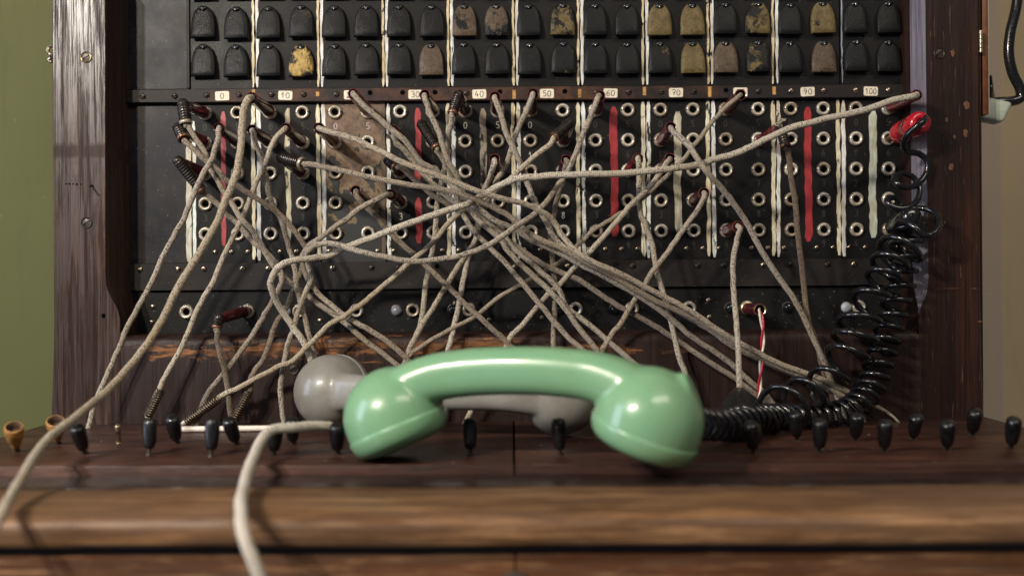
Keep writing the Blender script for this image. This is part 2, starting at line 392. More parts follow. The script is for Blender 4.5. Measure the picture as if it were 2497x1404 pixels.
M_white = plain('white_plastic', (0.78, 0.70, 0.62), 0.35, 0, 0.1, 0.05)
M_wire_r = plain('wire_red', (0.42, 0.012, 0.03), 0.3)
M_wire_w = plain('wire_white', (0.70, 0.64, 0.53), 0.4)
M_thread = plain('thread_soiled', (0.40, 0.35, 0.27), 0.8)
M_plugw = plain('plug_pale', (0.42, 0.47, 0.38), 0.5, 0, 0, 0.08)
M_door = plain('door_edge_wood', (0.13, 0.042, 0.016), 0.45, 0, 0, 0.3, 120)
M_cream = plain('cream_edge_paint', (0.62, 0.58, 0.46), 0.5, 0, 0, 0.15)
def paint():
    m, nt, b = new_mat('stripe_paint')
    a = attr(nt, 'wear'); t = attr(nt, 'tint'); v = coords(nt, (1, 1, 0.45))
    n = noise(nt, v, 150, 5, 0.68, 0.5); n2 = noise(nt, coords(nt, (1, 1, 0.2)), 500, 3, 0.6)
    f = math_(nt, 'ADD', n, math_(nt, 'MULTIPLY', math_(nt, 'SUBTRACT', a.outputs['Fac'], 0.5), 0.5))
    tint = mixc(nt, ramp(nt, n2, [(0.35, 0.5), (0.6, 0.0)]), t.outputs['Color'], (0.36, 0.26, 0.12), 'MULTIPLY')
    big = noise(nt, coords(nt, (1, 1, 0.6), (5, 3, 1)), 42, 3)
    tint = mixc(nt, ramp(nt, big, [(0.52, 0.0), (0.68, 0.65)]), tint, (0.66, 0.50, 0.30), 'MULTIPLY')
    c = mixc(nt, ramp(nt, f, [(0.585, 0.0), (0.615, 1.0)]), tint, (0.016, 0.014, 0.013))
    lk(nt, c, b.inputs['Base Color']); b.inputs['Roughness'].default_value = 0.42
    bump(nt, b, n2, 0.4, 0.0004); return m
M_paint = paint()
def cord_mat(name, ca, cb_, ff):
    m, nt, b = new_mat(name)
    tc = nt.nodes.new('ShaderNodeTexCoord'); sp = nt.nodes.new('ShaderNodeSeparateXYZ'); lk(nt, tc.outputs['UV'], sp.inputs[0])
    u = sp.outputs['X']; vv = sp.outputs['Y']
    a1 = math_(nt, 'ADD', math_(nt, 'MULTIPLY', u, 8.0 * 2 * math.pi), math_(nt, 'MULTIPLY', vv, 2 * math.pi / 0.0028))
    a2 = math_(nt, 'SUBTRACT', math_(nt, 'MULTIPLY', u, 8.0 * 2 * math.pi), math_(nt, 'MULTIPLY', vv, 2 * math.pi / 0.0028))
    weave = math_(nt, 'MULTIPLY', math_(nt, 'SINE', a1), math_(nt, 'SINE', a2))
    cmb = nt.nodes.new('ShaderNodeCombineXYZ')
    oi = nt.nodes.new('ShaderNodeObjectInfo')
    lk(nt, math_(nt, 'MULTIPLY', u, 16.0), cmb.inputs[0]); lk(nt, math_(nt, 'MULTIPLY', vv, 1 / 0.0017), cmb.inputs[1]); lk(nt, math_(nt, 'MULTIPLY', oi.outputs['Random'], 50.0), cmb.inputs[2])
    fleck = noise(nt, cmb.outputs[0], 1.0, 1, 0.4)
    cm2 = nt.nodes.new('ShaderNodeCombineXYZ')
    lk(nt, math_(nt, 'MULTIPLY', vv, 22.0), cm2.inputs[0]); lk(nt, math_(nt, 'MULTIPLY', oi.outputs['Random'], 90.0), cm2.inputs[1])
    along = noise(nt, cm2.outputs[0], 1.0, 4, 0.6)
    d = attr(nt, 'dirt').outputs['Fac']
    clean = mixc(nt, ramp(nt, along, [(0.35, 0.0), (0.65, 1.0)]), ca, cb_)
    soil = mixc(nt, ramp(nt, along, [(0.42, 0.0), (0.66, 1.0)]), (0.19, 0.13, 0.092), (0.37, 0.29, 0.20))
    base = mixc(nt, d, clean, soil)
    yel = noise(nt, cm2.outputs[0], 0.55, 2)
    base = mixc(nt, ramp(nt, yel, [(0.55, 0.0), (0.70, 0.45)]), base, (0.40, 0.31, 0.16))
    thr = math_(nt, 'ADD', math_(nt, 'ADD', fleck, math_(nt, 'MULTIPLY', d, 0.07)), math_(nt, 'MULTIPLY', along, 0.12))
    hue = ramp(nt, oi.outputs['Random'], [(0.0, (1.0, 0.96, 0.88)), (0.35, (1.0, 1.0, 1.0)), (0.6, (0.98, 0.93, 0.82)), (1.0, (0.90, 0.89, 0.88))])
    base = mixc(nt, 1.0, base, hue, 'MULTIPLY')
    fl = ramp(nt, thr, [(0.63, 0.0), (0.71, ff)])
    base = mixc(nt, fl, base, (0.085, 0.062, 0.052))
    base = mixc(nt, ramp(nt, weave, [(0.0, 0.70), (0.5, 0.0)]), base, [0.36, 0.28, 0.21], 'MULTIPLY')
    lk(nt, base, b.inputs['Base Color']); b.inputs['Roughness'].default_value = 0.85
    b.inputs['Sheen Weight'].default_value = 0.15
    bump(nt, b, weave, 0.55, 0.0007); return m
M_cord = cord_mat('braided_cotton', (0.70, 0.635, 0.525), (0.84, 0.81, 0.725), 0.82)
M_cord_w = cord_mat('bleached_cotton', (0.84, 0.82, 0.78), (0.92, 0.91, 0.89), 0.35)
def gloss(name, col, rough, spot):
    m, nt, b = new_mat(name); v = coords(nt); n = noise(nt, v, 26, 4, 0.6)
    lk(nt, mixc(nt, ramp(nt, n, [(0.40, 0.0), (0.75, 1.0)]), col, spot), b.inputs['Base Color'])
    g = noise(nt, v, 70, 4, 0.65); lk(nt, ramp(nt, g, [(0.3, rough - 0.05), (0.7, rough + 0.08)]), b.inputs['Roughness'])
    b.inputs['Coat Weight'].default_value = 0.35; b.inputs['Coat Roughness'].default_value = 0.11
    b.inputs['IOR'].default_value = 1.5
    return m
M_green = gloss('green_handset_plastic', (0.175, 0.355, 0.200), 0.30, (0.20, 0.365, 0.200))
M_grey = gloss('grey_handset_plastic', (0.27, 0.26, 0.235), 0.36, (0.17, 0.155, 0.12))
def wall_mat(name, c0, c1):
    m, nt, b = new_mat(name); v = coords(nt)
    wc = mixc(nt, ramp(nt, noise(nt, v, 5, 6, 0.65), [(0.3, 0.0), (0.7, 1.0)]), c0, c1)
    wc = mixc(nt, ramp(nt, noise(nt, coords(nt, (1, 1, 0.12)), 60, 5, 0.7), [(0.55, 0.0), (0.75, 0.35)]), wc, [x * 0.7 for x in c0])
    wc = mixc(nt, ramp(nt, noise(nt, v, 150, 2, 0.5), [(0.74, 0.0), (0.78, 0.6)]), wc, [min(1, x * 1.7) for x in c1])
    lk(nt, wc, b.inputs['Base Color']); b.inputs['Roughness'].default_value = 0.8
    bump(nt, b, noise(nt, v, 420, 4, 0.6), 0.25, 0.0008); return m
M_wall_l = wall_mat('olive_wall_paint', (0.078, 0.080, 0.020), (0.094, 0.096, 0.027))
M_wall_r = wall_mat('tan_wall_paint', (0.50, 0.39, 0.235), (0.58, 0.455, 0.28))

# ------------------------------------------------------------------ setting: walls
def wall(name, x0, x1, y, mat):
    b = MB(); b.box((x0, y, -1.2), (x1, y + 0.02, 1.6), 0)
    o = link(name, b.mesh(name, [mat])); o['kind'] = 'structure'; return o
wall('wall', -2.2, -0.05, 0.115, M_wall_l)
wall('wall', -0.045, 2.2, 0.115, M_wall_r)
b = MB(); xm = L(2446, 0, -104).x; b.box((0.30, 0.103, -1.2), (xm, 0.1152, 1.6), 0, 0.003, 3)
o = link('wall_moulding', b.mesh('wall_moulding', [wall_mat('moulding_paint', (0.47, 0.37, 0.28), (0.53, 0.42, 0.315))])); o['kind'] = 'structure'

# ------------------------------------------------------------------ the switchboard
SW = thing('telephone_switchboard', (0, 0.0, -0.4),
           'old manual telephone switchboard of dark wood with black jack panel, drop shutters and key shelf', 'switchboard')
def vx(px, py, out): q = L(px, py, out); return (q.x, q.z)
def plate(name, x0, y0, x1, y1, o0, o1, mat, bev=0.0004, parent=SW):
    """level-grid pixel rectangle as a plate from out o0 (back) to o1 (front)"""
    a = L(x0, y0, o1); c = L(x1, y1, o1); b = MB()
    b.box((a.x, -o1 / 1000, c.z), (c.x, -o0 / 1000, a.z), 0, bev, 1)
    return link(name, b.mesh(name, [mat]), parent)

# carcass behind the panel, sides
b = MB()
q0 = L(137, -60, 30); q1 = L(2391, 1030, 30)
b.box((q0.x, 0.012, -0.42), (q1.x, 0.112, 0.42), 0)
link('cabinet_back', b.mesh('cabinet_back', [M_void]), SW)
for nm, xa, xb, mt in (('cabinet_side', q0.x - 0.0006, q0.x + 0.012, M_stile_l), ('cabinet_side', q1.x - 0.012, q1.x + 0.0006, M_stile_r)):
    b = MB(); b.box((xa, -0.033, -0.42), (xb, 0.1125, 0.42), 0, 0.0008, 1); link(nm, b.mesh(nm, [mt]), SW)

# stiles with stopped chamfer
def stile(outer, fr, inn, mat, sgn):
    """outer / fr / inn: level-pixel polylines top to bottom (same count); fr = front inner edge, inn = chamfer inner edge"""
    b = MB(); n = len(outer)
    of, oc, ob = 36, 24, -9
    rows = []
    for (xo, y), (xf, _), (xi, _, oi) in zip(outer, fr, inn):
        p = [L(xo, y, of) + Vector((sgn * 0.0018, 0, 0)), L(xf, y, of), L(xi, y, oi), Vector((L(xi, y, oi).x, -ob / 1000, L(xi, y, of).z)),
             Vector((L(xo, y, of).x, -ob / 1000, L(xo, y, of).z)), L(xo, y, of) + Vector((0, 0.002, 0))]
        for k in p: k.z = L(xf, y, of).z
        rows.append(p)
    vs = [k for r in rows for k in r]; m = 6; fs = []
    for i in range(n - 1):
        for k in range(m):
            k2 = (k + 1) % m; fs.append([i * m + k, i * m + k2, (i + 1) * m + k2, (i + 1) * m + k])
    fs.append(list(range(m))); fs.append([(n - 1) * m + k for k in range(m)][::-1])
    b.add(vs, fs, 0)
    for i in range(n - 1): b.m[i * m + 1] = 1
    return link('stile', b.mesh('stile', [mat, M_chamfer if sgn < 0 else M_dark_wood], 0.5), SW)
ys = [-60, 300, 560, 660, 685, 705, 722, 738, 752, 766, 780, 812, 900, 960, 1027.5]
def interp(tab, y):
    for (a, b_), (c, d) in zip(tab, tab[1:]):
        if a <= y <= c: return b_ + (d - b_) * (y - a) / (c - a)
    return tab[0][1] if y < tab[0][0] else tab[-1][1]
lo = [(y, 0) for y in ys]
outl = [(interp([(-60, 135), (700, 131), (850, 128), (960, 123), (1040, 119)], y), y) for y in ys]
frl = [(interp([(-60, 261), (660, 257), (685, 258.5), (705, 264), (722, 273), (738, 282), (752, 288), (766, 291), (780, 292), (1040, 292)], y), y) for y in ys]
inl = [(interp([(-60, 291), (660, 291), (766, 292), (780, 292.3), (1040, 292.3)], y), y, interp([(-60, 22), (660, 22), (705, 26), (738, 31), (766, 35), (780, 35.7), (1040, 35.7)], y)) for y in ys]
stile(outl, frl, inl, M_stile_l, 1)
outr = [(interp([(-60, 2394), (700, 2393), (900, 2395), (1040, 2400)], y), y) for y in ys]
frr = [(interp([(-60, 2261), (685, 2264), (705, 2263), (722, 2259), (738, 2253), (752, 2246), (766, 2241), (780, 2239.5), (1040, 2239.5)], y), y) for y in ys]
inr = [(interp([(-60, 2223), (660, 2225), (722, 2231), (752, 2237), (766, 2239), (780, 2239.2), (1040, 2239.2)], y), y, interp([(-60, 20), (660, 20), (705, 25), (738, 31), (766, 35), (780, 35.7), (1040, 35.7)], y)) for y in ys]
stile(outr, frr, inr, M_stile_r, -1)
# bottom rail with rounded worn ledge
b = MB(); za = L(0, 813, 36).z; zb = L(0, 1027.5, 36).z
prof = [(-0.0100, za + 0.0008), (0.030, za), (0.0335, za - 0.0015), (0.0352, za - 0.004), (0.0358, za - 0.008), (0.0358, zb), (-0.0100, zb)]
xs = [L(292.6, 0, 36).x + (L(2239, 0, 36).x - L(292.6, 0, 36).x) * k / 60 for k in range(61)]
rv = []; random.seed(3)
for x in xs:
    j = random.uniform(-0.0006, 0.0006)
    for i, (o, z) in enumerate(prof): rv.append((x, -(o + (j if i in (2, 3) else 0)), z + (j if i in (1, 2, 3) else 0)))
m = len(prof); fs = []
for i in range(60):
    for k in range(m): fs.append([i * m + k, i * m + (k + 1) % m, (i + 1) * m + (k + 1) % m, (i + 1) * m + k])
fs.append(list(range(m))); fs.append([60 * m + k for k in range(m)][::-1]); b.add(rv, fs, 0)
RAIL = link('bottom_rail', b.mesh('bottom_rail', [M_rail], 0.9), SW)

# field of plates -------------------------------------------------
SEP = lambda i: 467.5 + 158.5 * i
plate('backing_board', 296, -60, 2238, 814, -8, -5, M_void, 0)
plate('blank_sheet', 315, -60, 465, 213, -5, -0.5, M_sheet, 0.0006)
plate('blank_sheet', 315, 243, 465.5, 637, -5, -0.5, M_sheet, 0.0006)
plate('panel_trim', 459, -60, 466.2, 211, -5, 1.2, M_bar)
for i in range(11):
    plate('shutter_strip', SEP(i) + 1.0, -60, SEP(i + 1) - 1.0, 213, -5, 0, M_panel_grain if i == 0 else M_panel)
    plate('jack_strip', SEP(i) + 1.0, 243, SEP(i + 1) - 1.0, 637, -5, 0, M_rusted if i == 2 else M_panel)
plate('panel_trim', 2206.5, -60, 2212, 640, -5, 2.5, M_bar)
plate('panel_trim', 2213, -60, 2224, 812, -5, 4.0, M_dark_wood)
NR = plate('number_rail', 311, 212, 2216, 244, -3, 5.0, M_numrail)
LB = plate('lower_bar', 312, 636, 2206, 702.5, -3, 4.0, M_bar)
LP = plate('lamp_panel', 316, 703.5, 2210, 812, -5, 0.6, M_panel)
plate('panel_trim', 2080, 694, 2118, 700.5, 4.1, 4.8, M_sheet, 0.0002)

# screws ----------------------------------------------------------
def screw_mesh(name, r, mat):
    b = MB(); b.lathe([(r, 0), (r, 0.25 * r), (0.82 * r, 0.5 * r), (0.45 * r, 0.62 * r), (0.02 * r, 0.66 * r)], Matrix(), 14, 0)
    b.box((-0.95 * r, -0.13 * r, 0.2 * r), (0.95 * r, 0.13 * r, 0.69 * r), 1); return b.mesh(name, [mat, M_void], 0.9)
ME_SC = screw_mesh('screw', 2.3e-3, M_screw_dark); ME_SB = screw_mesh('screw', 2.3e-3, M_screw); ME_SS = screw_mesh('screw', 2.0e-3, M_screw)
ME_HOLE = None
FRONT = Matrix.Rotation(R(90), 4, 'X')        # local +z towards the camera (-y)
def put(me, name, parent, px, py, out, rot=None, level=True, extra=None):
    p = L(px, py, out) if level else P(px, py, out)
    Mx = Matrix.Translation(p) @ FRONT @ Matrix.Rotation(rot if rot is not None else random.uniform(0, 6.28), 4, 'Z')
    return link(name, me, parent, Mx)
b = MB(); b.lathe([(2.0e-3, 0), (2.0e-3, 0.15e-3), (0.02e-3, 0.16e-3)], Matrix(), 14, 0); ME_HOLE = b.mesh('screw_hole', [M_void])
random.seed(11)
for px in (352, 430): put(ME_SC, 'screw', NR, px, 229, 5.0)
for i in range(11):
    for dx in (-39, 40):
        x = 546 + 158.35 * i + dx
        if 1090 > x > 890 or 1150 < x < 1225 or (i in (5,) and dx > 0): put(ME_HOLE, 'screw_hole', NR, x + 3, 224, 5.02)
        elif i == 8 and dx < 0: put(ME_HOLE, 'screw_hole', NR, x, 224, 5.02)
        else: put(ME_SC if i < 9 else ME_SB, 'screw', NR, x, 227, 5.0)
for x in (342, 434, 497, 592, 655, 812, 906, 972, 1256, 1384, 1543, 1702, 1765, 1862, 1926, 2018, 2082):
    put(ME_SB if random.random() < 0.65 else ME_SC, 'screw', LB, x, 650, 4.0)
put(ME_HOLE, 'screw_hole', LB, 1066, 648, 4.02)
for i in range(11):
    for k in range(4):
        x = 486 + 158.5 * i + 39.6 * k
        if i == 2 and k in (1, 2): continue
        put(ME_SS, 'screw', SW, x, 609, 0.0)
for (x, y) in ((372, 741), (369, 779), (779, 741), (780, 778), (1196, 742), (1193, 778), (1321, 775), (1727, 735), (1729, 776), (1110, 738)):
    put(ME_SS, 'screw', LP, x, y, 0.6)
# stile screws and nail
def wood_screw(px, py, ring):
    b = MB(); b.lathe([(4.6e-3, 0), (4.6e-3, 0.3e-3), (4.0e-3, 0.8e-3), (3.3e-3, 0.5e-3), (3.1e-3, 0.25e-3), (1.5e-3, 0.5e-3), (0.1e-3, 0.55e-3)], Matrix(), 20, 0, [0, 0, 0, 1, 1, 1])
    b.box((-3e-3, -0.35e-3, 0.1e-3), (3e-3, 0.35e-3, 0.62e-3), 2)
    return put(b.mesh('wood_screw', [ring, M_screw_dark, M_void]), 'wood_screw', SW, px, py, 36.0, R(35))
wood_screw(214, 133, M_brass); wood_screw(212, 536, M_screw_dark)
wood_screw(2295, 138, M_stile_r); wood_screw(2294, 548, M_stile_r); wood_screw(714, 895, M_screw_dark)
b = MB(); b.tube([L(226, 448, 36), L(225.5, 452, 39.5), L(225, 458, 43)], 0.0007, 8, 0); link('nail', b.mesh('nail', [M_bead]), SW)
b = MB()
for (x, y, sx, sy) in ((226, 447, 5, 4), (252, 763, 5, 6), (163, 441, 2.5, 2), (171, 441, 2.5, 2.5), (180, 441, 2, 2), (189, 442, 2.5, 2.5), (200, 442, 2, 2)):
    q = L(x, y, 36.0); n = 8
    vs = [(q.x + math.cos(6.283 * k / n) * sx * S, q.y - 0.00012, q.z + math.sin(6.283 * k / n) * sy * S) for k in range(n)]
    b.add(vs, [list(range(n))], 0)
link('nail_holes', b.mesh('nail_holes', [M_void]), SW)['kind'] = 'stuff'
b = MB(); random.seed(5)          # chips in the right stile showing bare wood
for (x, y, sx, sy) in ((2360, 265, 8, 10), (2357, 332, 8, 11), (2327, 136, 6, 10), (2322, 415, 6, 10), (2312, 300, 5, 7), (2330, 342, 4, 6), (2390, 792, 7, 3), (2376, 712, 10, 1.6), (2310, 711, 45, 1.0)):
    q = L(x, y, 36.0); n = 11; vs = [(q.x, q.y - 0.0005, q.z)]
    for k in range(n):
        r = random.uniform(0.55, 1.1); vs.append((q.x + math.cos(6.283 * k / n) * sx * S * r, q.y - 0.0001, q.z + math.sin(6.283 * k / n) * sy * S * r))
    b.add(vs, [[0, 1 + k, 1 + (k + 1) % n] for k in range(n)], 0)
M_chip = plain('chipped_wood', (0.115, 0.046, 0.018), 0.6, 0, 0, 0.5, 260)
link('wood_chips', b.mesh('wood_chips', [M_chip]), SW)['kind'] = 'stuff'
# darker stain band on left stile
M_stain = plain('stain_band', (0.055, 0.032, 0.028), 0.5, 0, 0, 0.35, 150)
# small metal hook on the left side
b = MB(); hk = [P(128, 112, 30), P(119, 116, 30), P(117, 126, 31), P(123, 133, 32), P(125, 141, 31), P(119, 148, 30), P(127, 151, 30)]
b.tube(catmull(hk, 5), 0.0014, 8, 0); link('side_hook', b.mesh('side_hook', [M_screw]), SW)
# door edge, hinge
b = MB(); a = L(2398, -60, 30); c = L(2414, 289, 30)
b.box((a.x, -0.031, c.z), (c.x, 0.02, a.z), 0, 0.0012); DOOR = link('side_door', b.mesh('side_door', [M_door]), SW)
b = MB(); a2 = L(2415.5, -60, 29); b.box((c.x + 0.0001, -0.029, c.z + 0.001), (c.x + 0.0012, 0.02, a.z), 0); link('door_edge', b.mesh('door_edge', [M_cream]), DOOR)
b = MB()
for k in range(5):
    z0 = L(0, 80 + k * 11, 38).z; b.lathe([(1.0e-3, 0), (1.35e-3, 0.0002), (1.35e-3, 0.0031), (1.0e-3, 0.0033)], Matrix.Translation((L(2396.5, 0, 35).x, -0.0345, z0 - 0.0033)), 10, 0)
link('hinge', b.mesh('hinge', [M_nickel]), DOOR)

# digits as pen strokes --------------------------------------------
DG = {'0': [[(.5, 1), (.15, .8), (.05, .45), (.2, .08), (.5, 0), (.82, .12), (.95, .5), (.82, .86), (.5, 1)]],
      '1': [[(.1, .62), (.5, 1), (.5, 0)]],
      '2': [[(.08, .78), (.3, 1), (.7, .98), (.9, .75), (.7, .45), (.05, 0), (.95, .02)]],
      '3': [[(.1, .95), (.6, 1), (.88, .8), (.7, .58), (.4, .53), (.75, .48), (.95, .25), (.65, .02), (.08, .06)]],
      '4': [[(.55, 1), (.08, .35), (.95, .37)], [(.7, .62), (.66, 0)]],
      '5': [[(.9, 1), (.25, .98), (.18, .58), (.6, .62), (.92, .38), (.75, .06), (.1, .03)]],
      '6': [[(.75, 1), (.3, .7), (.1, .3), (.4, 0), (.85, .12), (.85, .42), (.5, .52), (.15, .32)]],
      '7': [[(.05, .95), (.95, 1), (.45, 0)], [(.25, .5), (.8, .53)]],
      '8': [[(.5, .54), (.15, .76), (.5, 1), (.85, .77), (.5, .54), (.1, .25), (.5, 0), (.92, .25), (.5, .54)]],
      '9': [[(.85, .75), (.5, .5), (.12, .7), (.35, 1), (.8, .9), (.82, .5), (.45, 0)]]}
def digits(b, txt, ox, oz, y, wch, h, pen, mat, gap=0.35):
    x = ox - (len(txt) * wch + (len(txt) - 1) * wch * gap) / 2
    for ch in txt:
        for st in DG[ch]:
            pts = [Vector((x + px * wch, y, oz + (pz - 0.5) * h)) for px, pz in st]
            sm = catmull(pts, 3)
            vs = []; fs = []
            for i, q in enumerate(sm):
                t = (sm[min(i + 1, len(sm) - 1)] - sm[max(i - 1, 0)]).normalized(); nn = Vector((-t.z, 0, t.x)) * pen
                vs += [q + nn, q - nn]
                if i: fs.append([2 * i - 2, 2 * i - 1, 2 * i + 1, 2 * i])
            b.add(vs, fs, mat)
        x += wch * (1 + gap)
# number cards
CX = [545, 699, 859, 1016, 1172, 1337, 1492, 1652, 1809, 1973, 2127]
for i, x in enumerate(CX):
    q = L(x, 229, 5.4); b = MB(); hw, hh = 17 * S, 11 * S; rr = 3.5 * S; pl = []
    for cx, cz, a0 in ((hw - rr, hh - rr, 0), (-hw + rr, hh - rr, 90), (-hw + rr, -hh + rr, 180), (hw - rr, -hh + rr, 270)):
        for k in range(4): a = R(a0 + 30 * k); pl.append((q.x + cx + rr * math.cos(a), q.z + cz + rr * math.sin(a)))
    b.prism(pl, -0.00535, -0.00495, 0)
    digits(b, str(10 * i), q.x, q.z, -0.00542, 8.5 * S if i != 10 else 7.0 * S, 13.5 * S, 0.8 * S, 1)
    link('number_card', b.mesh('number_card', [M_card, M_ink]), NR, Matrix.Translation(q) @ Matrix.Rotation(random.uniform(-0.035, 0.035), 4, 'Y') @ Matrix.Translation(-q))
# yellowed tape ends on the rail
b = MB()
for x in (622, 778, 1257, 1417, 1575, 1734, 1891):
    a = L(x - 4, 214 + random.uniform(0, 8), 5); c = L(x + 4, 236 + random.uniform(-6, 6), 5); b.box((a.x, -0.00525, c.z), (c.x, -0.005, a.z), 0)
M_tape = plain('yellow_tape', (0.42, 0.22, 0.06), 0.6, 0, 0, 0.5, 200)
link('tape_ends', b.mesh('tape_ends', [M_tape]), NR)['kind'] = 'stuff'

# painted stripes ---------------------------------------------------
def stripe(cx, y0, y1, hw, tint, wear, out=0.25, name='painted_stripe', drift=1.2, step=13, jag=0.7):
    n = max(4, int((y1 - y0) / step)); b = MB(); vs = []; sh = 0.0
    for k in range(n + 1):
        y = y0 + (y1 - y0) * k / n; sh = sh * 0.85 + random.uniform(-1, 1) * drift * 0.45
        e = 0.45 if k in (0, n) else 1.0
        l = L(cx + sh - hw * e - random.uniform(-jag, jag), y, out); r = L(cx + sh + hw * e + random.uniform(-jag, jag), y, out)
        yb = 0.00005
        vs += [l, r, Vector((l.x, yb, l.z)), Vector((r.x, yb, r.z))]
    fs = []
    for k in range(n):
        a = 4 * k; c = a + 4
        fs += [[a, a + 1, c + 1, c], [a + 2, a, c, c + 2], [a + 1, a + 3, c + 3, c + 1]]
    b.add(vs, fs, 0)
    o = link(name, b.mesh(name, [M_paint], 0.9), SW); o['tint'] = tint; o['wear'] = wear; return o
random.seed(21)
CRM = (0.78, 0.72, 0.55); WHT = (0.80, 0.82, 0.82); RED = (0.40, 0.035, 0.045)
for i in range(0, 11):
    x = SEP(i)
    if i > 0:
        if i < 10:
            stripe(x - 4.5, -40, 209, 2.6, (0.74, 0.62, 0.40), 0.46, jag=1.3)
        stripe(x + 5, -40, 209, 3.4 if i < 10 else 1.6, WHT if i < 10 else (0.35, 0.40, 0.5), 0.46, jag=1.0)
    if i == 0: stripe(x - 5.5, 345, 633, 6.5, (0.66, 0.66, 0.58), 0.34); stripe(x + 7, 290, 633, 4.0, (0.8, 0.88, 0.86), 0.25)
    else:
        stripe(x - 6, 249, 628, 4.6, (0.80, 0.75, 0.56) if i != 3 else (0.12, 0.08, 0.05), 0.47, jag=1.5)
        stripe(x + 6.5, 249, 631, 4.6, WHT, 0.42 if i in (1, 2, 10) else 0.56, jag=1.3)
for i, y0, y1, hw, t, wr in ((0, 267, 595, 6, RED, 0.42), (1, 260, 583, 6, (0.58, 0.54, 0.40), 0.45), (3, 262, 455, 7, RED, 0.42), (3, 480, 592, 7.5, RED, 0.42),
                             (4, 264, 462, 8, (0.34, 0.30, 0.24), 0.62), (6, 262, 579, 9, RED, 0.41), (7, 275, 572, 9, (0.56, 0.54, 0.42), 0.46),
                             (9, 266, 594, 8.5, RED, 0.40), (10, 277, 586, 9, (0.60, 0.66, 0.58), 0.26)):
    stripe(SEP(i) + 79 + (3 if i in (6,) else 0), y0, y1, hw, t, wr, drift=2.6, jag=1.3)

# jacks --------------------------------------------------------------
def jack_mesh(name, r=1.0):
    b = MB(); k = 1e-3 * r
    prof = [(6.1 * k, 0), (6.1 * k, 0.4e-3), (5.8 * k, 0.5e-3), (5.8 * k, 1.2e-3), (5.5 * k, 2.0e-3), (4.9 * k, 2.6e-3), (4.3 * k, 2.75e-3), (3.6 * k, 2.4e-3), (3.05 * k, 1.7e-3), (2.75 * k, 1.0e-3), (2.7 * k, 0.15e-3), (0.02 * k, 0.15e-3)]
    b.lathe(prof, Matrix(), 24, 0, [2, 2, 0, 0, 0, 0, 0, 0, 0, 1, 1])
    for s in (-1, 1): b.box((s * 4.4 * k - 0.1e-3, -0.26e-3, 1.2e-3), (s * 5.9 * k, 0.26e-3, 2.8e-3), 1)
    return b.mesh(name, [M_nickel, M_void, M_latch], 0.9)
ME_J = jack_mesh('jack'); random.seed(2)
JY = [271, 344.5, 418.5, 492, 566]
def jackpos(i, c, r): return 503.2 + 158.6 * i + 79 * c, JY[r]
for i in range(11):
    for c in (0, 1):
        for r in range(5):
            if (i, c, r) in ((2, 0, 1),): pass
            x, y = jackpos(i, c, r); put(ME_J, 'jack', SW, x, y, 0.0, random.choice([0, 0.06, -0.08, 1.1, 0.0, 1.5]) if i < 5 else random.uniform(-0.1, 0.1))
for x in (455, 604, 730, 869, 1007, 1144, 1403, 1540, 1680, 1821, 2093): put(ME_J, 'jack', LP, x, 754.5, 0.6)
# numerals under the jacks
NUM = {}
for ch in '0123456789':
    for hi in (0, 1):
        b = MB(); digits(b, ch, 0, 0, -0.00012, 8 * S, 15 * S, (0.95 if hi else 0.8) * S, 0); NUM[ch, hi] = b.mesh('numeral', [M_num_hi if hi else M_num_lo])
for i in range(11):
    for c in (0, 1):
        for r in range(5):
            if i == 2 and r > 2: continue
            x, y = jackpos(i, c, r); q = L(x + random.uniform(-1, 1), y + 34, 0)
            hi = (i, c, r) in ((2, 0, 0), (2, 1, 0), (3, 0, 3), (5, 1, 3), (4, 0, 0), (5, 0, 0), (4, 1, 0), (5, 0, 1))
            link('numeral', NUM[str(r + 5 * c), int(hi)], SW, Matrix.Translation(q))
# lamp caps
def lamp_mesh(mat):
    b = MB(); b.lathe([(5.0e-3, 0), (5.0e-3, 0.6e-3), (4.4e-3, 0.8e-3), (4.2e-3, 1.4e-3), (3.6e-3, 2.6e-3), (2.4e-3, 3.5e-3), (1.0e-3, 3.95e-3), (0.02e-3, 4.0e-3)], Matrix(), 20, 0, [1, 1, 0, 0, 0, 0, 0])
    return b.mesh('lamp_cap', [mat, M_screw_dark], 0.9)
LMW, LMG, LMK = lamp_mesh(M_lamp_w), lamp_mesh(M_lamp_g), lamp_mesh(M_lamp_k)
for x, mm in ((696, LMW), (967, LMG), (1104, LMK), (1500, LMK), (1642, LMK), (1780, LMK), (1921, LMK), (1957, LMK), (2063, LMW), (1365, LMK)): put(mm, 'lamp_cap', LP, x, 755, 0.6)

